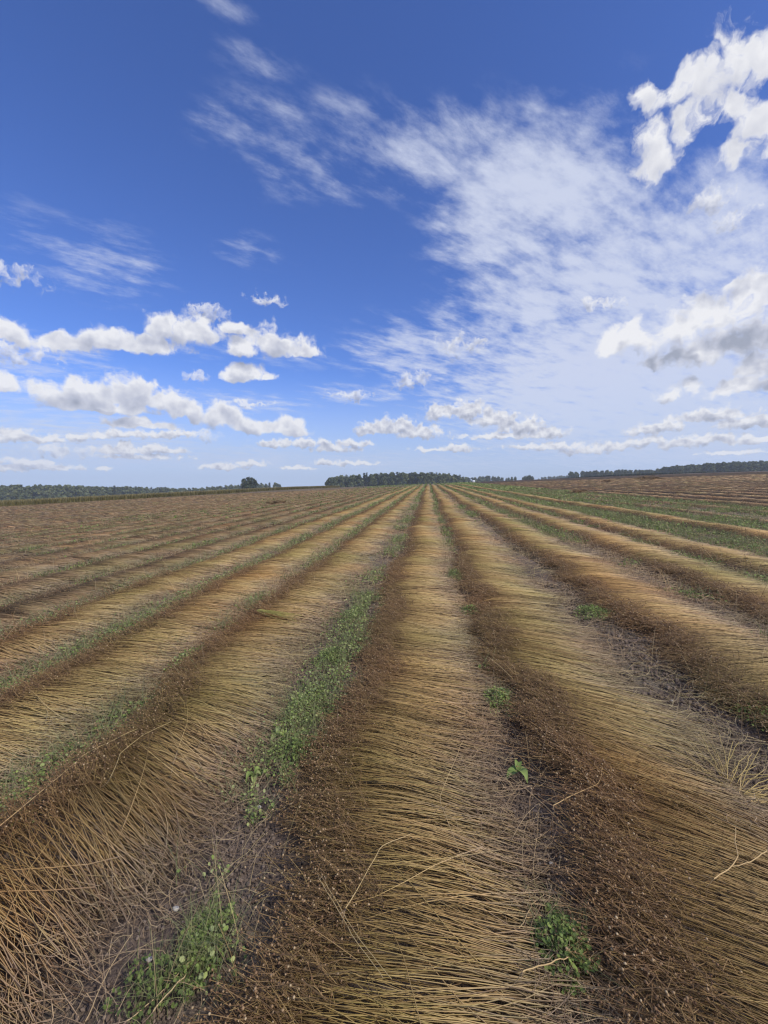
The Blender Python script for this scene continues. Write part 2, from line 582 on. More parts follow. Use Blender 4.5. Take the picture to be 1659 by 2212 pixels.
def mat_soil():
    m, N, b, out = new_mat('field_soil')
    p = pos(N)
    n1 = N.noise(p, 3.0, 5, .6)
    n2 = N.noise(p, 45.0, 4, .65)
    c = N.ramp(n1, [(.3, (.120, .086, .065)), (.55, (.172, .127, .096)), (.75, (.225, .172, .132))])
    c = N.mix(1.0, c, N.ramp(n2, [(.3, (.62, .62, .62)), (.7, (1.25, 1.25, 1.25))]), 'MULTIPLY')
    # straw scraps and green film further off
    px, py, pz = N.sep(p)
    g = N.noise(p, .9, 4, .6)
    weed = N.math('MULTIPLY', N.remap(g, .46, .62), N.remap(N.math('ABSOLUTE', N.math('SUBTRACT', px, 10.2)), 1.6, 3.2, 1.0, .25))
    grass = N.ramp(N.noise(p, 8.0, 3, .6), [(.3, (.12, .135, .062)), (.7, (.22, .24, .12))])
    c = N.mix(N.math('MULTIPLY', weed, .7), c, grass)
    # stubble land beyond the left end of the field and past the crest
    edge = N.math('ADD', px, N.math('MULTIPLY', N.math('MINIMUM', py, 220.0), -.12))
    stub = N.remap(edge, -70.0, -73.0)
    tan_ = N.ramp(N.noise(p, .12, 4, .6), [(.3, (.36, .29, .19)), (.7, (.46, .38, .26))])
    c = N.mix(stub, c, tan_)
    far = N.remap(py, 205, 240)
    c = N.mix(far, c, N.ramp(N.noise(p, .02, 3, .6), [(.35, (.13, .125, .06)), (.65, (.26, .20, .12))]))
    N.l.new(c, b.inputs['Base Color'])
    b.inputs['Roughness'].default_value = .95
    bp = N.new('ShaderNodeBump')
    bp.inputs['Strength'].default_value = .9
    bp.inputs['Distance'].default_value = .03
    N.l.new(n2, bp.inputs['Height'])
    N.l.new(bp.outputs[0], b.inputs['Normal'])
    return m


def mat_clod():
    m, N, b, _ = new_mat('soil_clod')
    t, r1, r2 = tint_of(N)
    c = N.ramp(r1, [(0, (.110, .079, .059)), (.6, (.172, .127, .096)), (1, (.24, .184, .142))])
    c = N.mix(1.0, c, N.ramp(N.noise(pos(N), 160, 3, .6), [(.3, (.75, .75, .75)), (.7, (1.2, 1.2, 1.2))]), 'MULTIPLY')
    N.l.new(c, b.inputs['Base Color'])
    b.inputs['Roughness'].default_value = .95
    return m


def mat_leaf(name, dark, light, pale=None, trans=.25):
    m, N, b, out = new_mat(name)
    t, r1, r2 = tint_of(N)
    stops = [(0, dark), (.8, light)]
    if pale:
        stops.append((1.0, pale))
    c = N.ramp(r1, stops)
    c = N.mix(1.0, c, N.ramp(r2, [(0, (.7, .75, .75)), (1, (1.2, 1.15, 1.0))]), 'MULTIPLY')
    N.l.new(c, b.inputs['Base Color'])
    b.inputs['Roughness'].default_value = .6
    tr = N.new('ShaderNodeBsdfTranslucent')
    N.l.new(c, tr.inputs[0])
    mx = N.new('ShaderNodeMixShader')
    mx.inputs[0].default_value = trans
    N.l.new(b.outputs[0], mx.inputs[1])
    N.l.new(tr.outputs[0], mx.inputs[2])
    N.l.new(mx.outputs[0], out.inputs[0])
    return m


def mat_plain(name, col, var=.25, scale=20, rough=.8):
    m, N, b, _ = new_mat(name)
    n = N.noise(N.new('ShaderNodeTexCoord').outputs['Object'], scale, 4, .6)
    lo = tuple(x * (1 - var) for x in col)
    hi = tuple(x * (1 + var) for x in col)
    N.l.new(N.ramp(n, [(.3, lo), (.7, hi)]), b.inputs['Base Color'])
    b.inputs['Roughness'].default_value = rough
    return m


M_STALK, M_CAPS, M_MOUND, M_SOIL, M_CLOD = mat_stalk(), mat_capsule(), mat_mound(), mat_soil(), mat_clod()
STALKS, MOUNDS = (M_STALK, mat_stalk(1), mat_stalk(2)), (M_MOUND, mat_mound(1), mat_mound(2))
M_STALK_OLD = STALKS[1]
M_WEED = mat_leaf('weed_leaf', (.095, .125, .040), (.29, .385, .110), (.40, .44, .20), .3)
M_GRASS = mat_leaf('grass_blade', (.16, .175, .080), (.30, .31, .155), (.44, .40, .27), .3)
M_CROWN = mat_leaf('tree_leaves', (.050, .068, .030), (.150, .175, .080), None, .15)
M_CROWN2 = mat_leaf('pale_tree_leaves', (.08, .10, .045), (.19, .21, .10), None, .15)
M_OAK = mat_leaf('oak_leaves', (.026, .040, .018), (.066, .084, .036), None, .12)
M_FIR = mat_leaf('conifer_needles', (.024, .038, .020), (.065, .082, .042), None, .05)
M_BARK = mat_plain('bark', (.17, .14, .11), .35, 6)
M_STAND = mat_leaf('standing_flax', (.17, .155, .070), (.27, .235, .12), (.48, .39, .24), .3)
M_DGREEN = mat_leaf('green_crop', (.022, .032, .014), (.050, .062, .026), None, .1)
M_STONE = mat_plain('pale_stone', (.46, .42, .36), .15, 60)
M_WHITE = mat_plain('white_film', (.75, .75, .75), .05, 3, .4)


# ------------------------------------------------------------------ ground
def build_ground():
    r = np.concatenate([[0.0], np.geomspace(.35, 1250, 230)])
    a = np.concatenate([np.radians(np.linspace(-75, 65, 300)), np.radians(np.linspace(65, 285, 50))[1:-1]])
    R, A = np.meshgrid(r[1:], a, indexing='ij')
    X, Y = R * np.sin(A), R * np.cos(A)
    Z = terrain(X, Y)
    near = 1 - smooth(8, 16, R)
    Z = Z + near * ((fbm(X * 9, Y * 9, 3, 3) - .5) * .035 + (fbm(X * 2.2, Y * 2.2, 9, 2) - .5) * .04) - .02
    V = np.stack([X, Y, Z], -1).reshape(-1, 3)
    V = np.concatenate([V, [[0, 0, terrain(0, 0) - .02]]])
    nr, na = R.shape
    i, j = np.meshgrid(np.arange(nr - 1), np.arange(na), indexing='ij')
    k = (j + 1) % na
    Q = np.stack([i * na + j, i * na + k, (i + 1) * na + k, (i + 1) * na + j], -1).reshape(-1, 4)[:, ::-1]
    jj = np.arange(na)
    T = np.stack([np.full(na, nr * na), (jj + 1) % na, jj], -1)[:, ::-1]
    o = obj_np('ground', V, [Q, T], mats=[M_SOIL])
    tag(o, 'grey brown bare soil of the harvested field under the rows', kind='structure')


build_ground()


# ------------------------------------------------------------------ tubes and other pieces as arrays
def tubes(P, R, sides=3, T=None, r1=None, r2=None, side_hint=None):
    """P (n,k,3) paths, R (n,k) radii.  sides 3: closed prism, 2: roof-shaped strip"""
    n, k, _ = P.shape
    D = np.gradient(P, axis=1)
    D /= np.linalg.norm(D, axis=2, keepdims=True) + 1e-9
    up = np.array([0, 0, 1.0])
    Sd = np.cross(D, up)
    ln = np.linalg.norm(Sd, axis=2, keepdims=True)
    if side_hint is None:
        side_hint = np.array([1.0, 0.2, 0.0])
    Sd = np.where(ln > .15, Sd / (ln + 1e-9), side_hint)
    U = np.cross(Sd, D)
    R = R[:, :, None]
    if sides == 3:
        ring = [Sd * R + U * R * -.5, U * R, -Sd * R + U * R * -.5]
    else:
        ring = [Sd * R - U * R * .4, U * R * .7, -Sd * R - U * R * .4]
    V = np.stack([P + q for q in ring], 2)      # n,k,3,3
    base = (np.arange(n) * k * 3)[:, None, None]
    a = (np.arange(k - 1) * 3)[None, :, None]
    s = np.arange(3 if sides == 3 else 2)[None, None, :]
    s2 = (s + 1) % 3
    F = np.stack([base + a + s, base + a + s2, base + a + 3 + s2, base + a + 3 + s], -1).reshape(-1, 4)
    if T is None:
        T = np.linspace(0, 1, k)[None].repeat(n, 0)
    TT = np.zeros((n, k, 3, 3))
    TT[..., 0] = T[:, :, None]
    TT[..., 1] = (rng.random(n) if r1 is None else r1)[:, None, None]
    TT[..., 2] = (rng.random(n) if r2 is None else r2)[:, None, None]
    return V.reshape(-1, 3), F, TT.reshape(-1, 3)


def ico():
    p = (1 + 5 ** .5) / 2
    v = np.array([(-1, p, 0), (1, p, 0), (-1, -p, 0), (1, -p, 0), (0, -1, p), (0, 1, p), (0, -1, -p), (0, 1, -p), (p, 0, -1), (p, 0, 1), (-p, 0, -1), (-p, 0, 1)], float)
    v /= np.linalg.norm(v[0])
    f = np.array([(0, 11, 5), (0, 5, 1), (0, 1, 7), (0, 7, 10), (0, 10, 11), (1, 5, 9), (5, 11, 4), (11, 10, 2), (10, 7, 6), (7, 1, 8),
                  (3, 9, 4), (3, 4, 2), (3, 2, 6), (3, 6, 8), (3, 8, 9), (4, 9, 5), (2, 4, 11), (6, 2, 10), (8, 6, 7), (9, 8, 1)])
    return v, f


ICO_V, ICO_F = ico()
OCT_V = np.array([(1, 0, 0), (-1, 0, 0), (0, 1, 0), (0, -1, 0), (0, 0, 1.15), (0, 0, -1)], float)
OCT_F = np.array([(0, 2, 4), (2, 1, 4), (1, 3, 4), (3, 0, 4), (2, 0, 5), (1, 2, 5), (3, 1, 5), (0, 3, 5)])


def rand_rot(n):
    q = rng.normal(size=(n, 4))
    q /= np.linalg.norm(q, axis=1, keepdims=True)
    w, x, y, z = q.T
    return np.stack([np.stack([1 - 2 * (y * y + z * z), 2 * (x * y - w * z), 2 * (x * z + w * y)], -1),
                     np.stack([2 * (x * y + w * z), 1 - 2 * (x * x + z * z), 2 * (y * z - w * x)], -1),
                     np.stack([2 * (x * z - w * y), 2 * (y * z + w * x), 1 - 2 * (x * x + y * y)], -1)], 1)


def balls(c, r, base=ICO_V, faces=ICO_F, squash=None, jitter=0.0, r1=None):
    n, k = len(c), len(base)
    B = np.broadcast_to(base, (n, k, 3)).copy()
    if jitter:
        B *= 1 + jitter * (rng.random((n, k, 1)) - .5)
    if squash is not None:
        B = B * squash[:, None, :]
    B = np.einsum('nij,nkj->nki', rand_rot(n), B)
    V = c[:, None] + B * r[:, None, None]
    F = (faces[None] + (np.arange(n) * k)[:, None, None]).reshape(-1, 3)
    T = np.zeros((n, k, 3))
    T[..., 1] = (rng.random(n) if r1 is None else r1)[:, None]
    T[..., 2] = rng.random(n)[:, None]
    return V.reshape(-1, 3), F, T.reshape(-1, 3)


def leaves(c, size, up=.7, r1=None, kind='round'):
    """small folded leaves: c (n,3), size (n,)"""
    n = len(c)
    ang = rng.random(n) * 2 * pi
    tilt = rng.normal(0, 1 - up, n) + .15
    d = np.stack([np.cos(ang) * np.cos(tilt), np.sin(ang) * np.cos(tilt), np.sin(tilt)], -1)
    roll = rng.normal(0, .6 * (1.3 - up), n)
    s = np.stack([-np.sin(ang), np.cos(ang), np.zeros(n)], -1)
    u = np.cross(d, s)
    s2 = s * np.cos(roll)[:, None] + u * np.sin(roll)[:, None]
    u2 = np.cross(d, s2)
    if kind == 'round':
        pts = [(0, 0, 0), (.35, .42, .12), (.85, .34, .12), (1.05, 0, 0), (.85, -.34, .12), (.35, -.42, .12)]
        fc = np.array([(0, 1, 2, 3), (0, 3, 4, 5)])
    else:
        pts = [(0, 0, 0), (.45, .2, .05), (1.0, 0, -.1), (.45, -.2, .05)]
        fc = np.array([(0, 1, 2, 3)])
    k = len(pts)
    V = np.zeros((n, k, 3))
    for q, (a, b, e) in enumerate(pts):
        V[:, q] = c + (d * a + s2 * b + u2 * e) * size[:, None]
    F = (fc[None] + (np.arange(n) * k)[:, None, None]).reshape(-1, 4)
    T = np.zeros((n, k, 3))
    T[..., 1] = (rng.random(n) if r1 is None else r1)[:, None]
    T[..., 2] = rng.random(n)[:, None]
    return V.reshape(-1, 3), F, T.reshape(-1, 3)


def blades(c, h, w, lean=.5, r1=None, k=4):
    """grass blades rising from c"""
    n = len(c)
    ang = rng.random(n) * 2 * pi
    ln = np.abs(rng.normal(lean, .3, n))
    t = np.linspace(0, 1, k)
    out = np.stack([np.cos(ang), np.sin(ang)], -1)
    P = np.zeros((n, k, 3))
    P[..., :2] = c[:, None, :2] + out[:, None] * (h * ln)[:, None, None] * (t ** 1.7)[None, :, None]
    P[..., 2] = c[:, None, 2] + h[:, None] * (t - .25 * ln[:, None] * t ** 2.5)
    R = w[:, None] * (1 - .85 * t[None])
    hint = np.stack([-np.sin(ang), np.cos(ang), np.zeros(n)], -1)[:, None]
    return tubes(P, R, 2, r1=r1, side_hint=hint)


# ------------------------------------------------------------------ the swaths
W0 = .98
SW = []     # left edges (capsule side) and widths
SW += [(-.60, .94), (.57, 1.0), (2.0, .98), (3.5, .98), (4.75, .95), (6.9, .95), (9.15, .5), (10.9, .5)]
NR = len(SW)
x = -2.06
LX = []
for k in range(60):
    LX.append((x, .97 if k < 8 else .9))
    x -= 1.27 + .06 * sin(k * 2.1)
RX = []
x = 12.4
for k in range(48):
    RX.append((x, .95))
    x += 1.5 + .008 * k


def row_shift(Y, i):
    """slow wander of a row"""
    Y = np.asarray(Y, float)
    return .15 * (fbm(Y / 7 + 3.1 * i, 0 * Y + i, 40, 2) - .5) * 2 * smooth(0, 3, Y) + .05 * (vnoise(Y / 1.3, 0 * Y + i * 7, 41) - .5) * 2 \
        + .035 * (vnoise(Y / .35, 0 * Y + i * 5, 42) - .5) * 2


def profile(s, thick=1.0):
    """height of the laid stalks over the ground across the row, s 0..1 from the heads to the roots"""
    s = np.asarray(s, float)
    return thick * .098 * np.interp(s, [-.25, -.08, .05, .22, .45, .75, .95, 1.1, 1.3], [0.04, .22, .68, 1.0, .92, .66, .36, .15, .05])


def skew_of(Y, i):
    base = {0: -4, 1: -5, -1: -10}.get(i, -2 if i > 0 else -4)
    near = {0: -7, 1: -25, -1: -20, 2: -6}.get(i, -8)
    rangeY = {0: 1.6, 1: 3.0, -1: 2.7}.get(i, 2.5)
    f = 1 - smooth(rangeY * .8, rangeY * 2.0, Y)
    a = base + (near - base) * f
    a = a + 13 * (fbm(np.asarray(Y, float) / 1.1, 0 * np.asarray(Y, float) + 13 * i, 60, 2) - .5) * 2
    return np.radians(a)


def in_view(X, Y, pad=1.2):
    """rough test that a ground point may show, with room for a step to the side"""
    a = np.degrees(np.arctan2(X, Y + pad))
    return (a > -60) & (a < 48) & (Y > -.3)


ZONES = [  # from, to, stalks per metre, radius, points, sides, capsules per stalk, capsule radius
    (0.0, 2.6, 680, .0015, 7, 3, 1.3, .0042),
    (2.6, 4.6, 640, .0017, 6, 2, 1.2, .0048),
    (4.6, 8.0, 400, .0025, 5, 2, 1.1, .0062),
    (8.0, 14., 260, .0040, 4, 2, .9, .0085),
    (14., 26., 120, .0068, 3, 2, .8, .013),
    (26., 52., 36, .0140, 3, 2, .5, .024),
    (52., 95., 9, .034, 3, 2, 0, .03),
]


def swath_label(side, k):
    if side == 0:
        return {0: 'wide central flax swath running from the bottom edge straight up to the horizon',
                1: 'flax swath right of the central one, stalks slanting down to the lower right corner',
                2: 'flax swath on the right side of the bare soil track with few weeds',
                3: 'dull olive flax swath, third right of the central one, behind the dry stalk litter',
                4: 'flax swath, fourth right of the central one, left of the wide weedy gap',
                6: 'thin remnant of a flax swath in the near half of the broad green band',
                7: 'thin remnant of a flax swath in the far half of the broad green band',
                5: 'lone flax swath between two green weedy bands on the right'}[k]
    if side < 0:
        if k == 0:
            return 'flax swath left of the central one, tousled stalks fanning in the lower left corner'
        if k == 1:
            return 'second flax swath left of the central one, with green weeds on both sides'
        if k == 2:
            return 'third flax swath left of the central one, between two bright green weed strips'
        if k == 3:
            return 'fourth flax swath left of the central one, beyond the last green weed strip'
        if k < 8:
            return '%s flax swath left of the central one, brown and weathered on the left slope' % ('fifth', 'sixth', 'seventh', 'eighth')[k - 4]
        return 'thin brown flax swath far out on the left slope among many alike'
    if k == 0:
        return 'first brown flax swath beyond the broad green band on the right'
    if k < 5:
        return '%s brown flax swath beyond the broad green band on the right' % ('second', 'third', 'fourth', 'fifth')[k - 1]
    return 'thin brown flax swath on the right slope above the broad green band'


def build_swath(i, xl, W, y0, y1, label, thick=1.0, aged=0):
    # the packed body of the swath
    ys = [y0]
    while ys[-1] < y1:
        d = max(.9, math.hypot(xl, ys[-1]))
        ys.append(ys[-1] + (.05 if d < 9 else .012 * d if d < 40 else .03 * d))
    ys = np.array(ys)
    ys[-1] = y1
    near_d = math.hypot(xl, max(y0, 0))
    s = np.array([-.14, -.04, .06, .22, .42, .62, .82, .98, 1.12]) if near_d < 30 else np.array([-.12, .03, .2, .5, .8, 1.1])
    sh = row_shift(ys, i)
    X = xl + sh[:, None] + s[None] * W
    Y = np.repeat(ys[:, None], len(s), 1)
    d = np.hypot(X, Y)
    lump = (.22 + .14 * smooth(1.5, 4, d) + .36 * smooth(3, 14, d) + .35 * smooth(14, 60, d))
    H = profile(s, thick)[None] * lump * (.7 + .6 * fbm(Y * 1.6, X * 1.6 + i * 9, 70, 2)) + (vnoise(X * 14, Y * 14, 71) - .5) * .018
    edge = (np.abs(s[None] - .5) > .6)
    Z = terrain(X, Y) + np.where(edge, -.03, np.maximum(H, .004))
    Z = Z - .07 * (1 - smooth(3.0, 6.0, d))
    V = np.stack([X, Y, Z], -1).reshape(-1, 3)
    ns = len(s)
    a, b = np.meshgrid(np.arange(len(ys) - 1), np.arange(ns - 1), indexing='ij')
    F = np.stack([a * ns + b, a * ns + b + 1, (a + 1) * ns + b + 1, (a + 1) * ns + b], -1).reshape(-1, 4)
    uv = np.stack([np.repeat(s[None], len(ys), 0), Y + i * 3.7], -1).reshape(-1, 2)
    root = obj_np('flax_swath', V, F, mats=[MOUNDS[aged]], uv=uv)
    tag(root, label, 'flax swath', 'swaths of laid flax across the field')
    stal, caps = Bag(), Bag()
    xm = xl + W / 2
    for d0, d1, dens, rad, K, sides, cps, cr in ZONES:
        # stretches of the row that lie in this ring
        lo = math.sqrt(max(d0 * d0 - xm * xm, 0)) if d0 > abs(xm) else 0
        if d1 <= abs(xm):
            continue
        hi = math.sqrt(d1 * d1 - xm * xm)
        lo, hi = max(lo, y0), min(hi, y1)
        if d0 == 0:
            lo = max(y0, -.2)
        if hi - lo < .05:
            continue
        n = int(dens * (hi - lo))
        yc = rng.uniform(lo, hi, n)
        keep = in_view(np.full(n, xm), yc)
        yc = yc[keep]
        n = len(yc)
        if n == 0:
            continue
        t = np.linspace(0, 1, K)
        lay = rng.random(n) ** .8
        phi = skew_of(yc, i) + rng.normal(0, radians(4.5), n) + radians(16) * (vnoise(yc * 7, lay * 3 + i * 5, 61) - .5)
        odd = rng.random(n) < .10
        phi = np.where(odd, phi + rng.normal(0, radians(22), n), phi)
        L = np.clip(rng.normal(.88, .10, n), .6, 1.12) * W / .98
        sc = .53 + rng.normal(0, .065, n) + .34 * (fbm(yc * 2.2, 0 * yc + i * 3, 62, 3) - .5)
        cxs = xl + sc * W
        # t runs from the root (right) to the heads (left)
        along = (.5 - t)[None] * L[:, None]
        bend = rng.normal(0, .024, n)[:, None] * (1 - (2 * t - 1) ** 2)[None] * 1.2
        bend2 = rng.normal(0, .013, n)[:, None] * np.sin(2 * pi * t)[None]
        co, si = np.cos(phi)[:, None], np.sin(phi)[:, None]
        X = cxs[:, None] + along * co - (bend + bend2) * si
        Y = yc[:, None] + along * si + (bend + bend2) * co
        X = X + row_shift(Y, i)
        sx = (X - xl - row_shift(Y, i)) / W
        clump = .75 + .5 * fbm(Y * 1.6, X * 1.6 + i * 9, 70, 2)
        Z = terrain(X, Y) + profile(sx, thick) * clump * (.22 + .98 * lay[:, None]) + (t - .5)[None] * rng.normal(0, .022, n)[:, None] + rad
        # a few stalks lift off the heap
        lift = (rng.random(n) < .03) * rng.random(n) * .05
        Z = Z + lift[:, None] * (np.sin(pi * t) ** 2)[None]
        Z = np.maximum(Z, terrain(X, Y) + .004)
        kink = rng.normal(0, .012, (n, K, 3)) * np.clip(1 - t / .22, 0, 1)[None, :, None]
        P = np.stack([X, Y, Z], -1) + kink
        R = rad * (1.05 - .55 * t)[None] * rng.uniform(.75, 1.25, n)[:, None]
        TT = np.clip(t[None] + rng.normal(0, .06, n)[:, None], 0, 1)
        r1 = np.clip(.75 * rng.random(n) + .5 * fbm(yc * 2.3, 0 * yc + i, 77, 3) - .125, 0, 1)
        stal.add(*tubes(P, R, sides, TT, r1, np.clip(lay * .30 + rng.random(n) * (.6 if d0 < 2 else .85 if d0 < 14 else .6) + .9 * (fbm(yc * 7, lay * 2 + 4 * i, 63, 2) - .5) + (.06 if d0 < 2 else -.06), 0, 1)))  # stalks low in the heap tinted darker, shade put into their colour
        Di = P[:, 0] - P[:, 1]
        Di /= np.linalg.norm(Di, axis=1, keepdims=True) + 1e-9
        if d1 <= 8.0:      # crooked roots on the butt ends
            m = rng.random(n) < .8
            q = int(m.sum())
            kk = 5
            st = np.zeros((q, kk, 3))
            st[:, 0] = P[m, 0]
            dr = Di[m] + rng.normal(0, .45, (q, 3)) * [1, 1, .25]
            for e in range(1, kk):
                dr = dr + rng.normal(0, .5, (q, 3)) * [1, 1, .5]
                dr /= np.linalg.norm(dr, axis=1, keepdims=True)
                st[:, e] = st[:, e - 1] + dr * rng.uniform(.012, .045, q)[:, None]
            g = terrain(st[..., 0], st[..., 1])
            st[..., 2] = np.clip(st[..., 2], g + .003, g + .10)
            stal.add(*tubes(st, np.full((q, kk), rad * .75) * np.linspace(1, .5, kk)[None], 2, np.zeros((q, kk)) + rng.uniform(0, .12, q)[:, None], rng.random(q) * .6))
        if cps > 0:
            nb = 4 if d1 <= 5 else (3 if d1 <= 8 else 1)
            m = (lay > (.25 if d1 <= 8 else 0))
            idx = np.repeat(np.nonzero(m)[0], nb)
            idx = idx[rng.random(len(idx)) < cps]
            q = len(idx)
            if q == 0:
                continue
            # twigs branch from the last third of the stalk
            tt = rng.uniform(.86, 1.0, q)
            ii = np.clip((tt * (K - 1)).astype(int), 0, K - 2)
            fr = (tt * (K - 1) - ii)[:, None]
            p0 = P[idx, ii] * (1 - fr) + P[idx, ii + 1] * fr
            dirt = P[idx, -1] - P[idx, -2]
            dirt /= np.linalg.norm(dirt, axis=1, keepdims=True) + 1e-9
            dirt = dirt + rng.normal(0, .38, (q, 3)) + np.array([0, 0, .18])
            ln = rng.uniform(.04, .13, q)[:, None]
            p2 = p0 + dirt * ln
            p1 = (p0 + p2) / 2 + rng.normal(0, .008, (q, 3)) + np.array([0, 0, .008])
            g = terrain(p2[:, 0], p2[:, 1])
            p2[:, 2] = np.clip(p2[:, 2], g + .01, g + .19)
            if d1 <= 4.6:      # bare side twigs between the capsules
                f = rng.normal(0, 1, (q, 3))
                f /= np.linalg.norm(f, axis=1, keepdims=True)
                e = p1 + f * np.array([1, 1, .45]) * rng.uniform(.02, .07, (q, 1))
                e[:, 2] = np.maximum(e[:, 2], g + .006)
                stal.add(*tubes(np.stack([p1, (p1 + e) / 2 + rng.normal(0, .004, (q, 3)), e], 1), np.full((q, 3), rad * .5), 2, np.full((q, 3), .88) + rng.normal(0, .07, (q, 1)), rng.random(q)))
            if d1 <= 8:
                stal.add(*tubes(np.stack([p0, p1, p2], 1), np.full((q, 3), rad * .55), 2, np.full((q, 3), .9) + rng.normal(0, .06, (q, 1)), rng.random(q)))
            big = d1 <= 4.6
            r = cr * rng.uniform(.6, 1.15, q) * (.92 if d1 <= 5 else 1)
            caps.add(*balls(p2, r, ICO_V if d1 <= 2.6 else OCT_V, ICO_F if d1 <= 2.6 else OCT_F,
                            np.stack([np.ones(q), np.ones(q), rng.uniform(1.0, 1.3, q)], -1), r1=rng.random(q) ** 1.5))
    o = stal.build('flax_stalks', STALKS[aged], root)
    if o:
        o['kind'] = 'stuff'
    o = caps.build('seed_capsules', M_CAPS, root)
    if o:
        o['kind'] = 'stuff'
    return root


YEND = 215.0
for k, (xl, W) in enumerate(SW):
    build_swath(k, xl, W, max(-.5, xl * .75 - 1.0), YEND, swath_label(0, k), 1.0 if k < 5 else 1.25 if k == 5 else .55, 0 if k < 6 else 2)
for k, (xl, W) in enumerate(LX):
    ys_ = np.linspace(0, YEND, 400)
    ok = ys_[left_end(ys_) < xl - .5]
    if len(ok) < 5:
        continue
    y0 = max(-.5, abs(xl) * .62 - 2, ok[0])
    build_swath(-1 - k, xl, W, y0, min(YEND, ok[-1]), swath_label(-1, k), 1.0 if k < 4 else 1.2, int(k >= 3))
for k, (xl, W) in enumerate(RX):
    build_swath(10 + k, xl, W, xl * .95 - 2, YEND + xl, swath_label(1, k), 1.25, 2)

# ------------------------------------------------------------------ weeds, litter and clods in the gaps
GAPS = []     # x from, x to, weed amount, row index, label
GAPS.append((-1.08, -.60, .56, 'green weeds in the gap left of the central swath', 0))
GAPS.append((.34, .60, .70, 'green weeds in the gap right of the central swath', 1))
GAPS.append((1.56, 2.02, .25, 'sparse weeds on the bare soil track right of the second swath', 2))
GAPS.append((2.98, 3.52, .5, 'greyish weeds and dry litter in the gap before the olive swath', 3))
GAPS.append((4.46, 4.78, .6, 'low weeds between the two farther right hand swaths', 4))
GAPS.append((5.68, 6.95, .95, 'pale green weeds in the wide gap left of the lone right swath', 5))
GAPS.append((7.85, 12.45, .8, 'broad green band of weeds across the right of the field', 6))
GAPS.append((-2.42, -1.98, .74, 'green weed strip between the first and second swaths on the left', -1))
GAPS.append((-3.72, -3.26, .84, 'green weed strip between the second and third swaths on the left', -2))
GAPS.append((-5.02, -4.52, .84, 'last bright green weed strip out to the left', -3))
for k in range(4, 14):
    xl, W = LX[k - 1]
    GAPS.append((LX[k][0] + LX[k][1] - .02, xl + .06, .7, 'faint weeds between the thin swaths of the left slope', -k - 1))

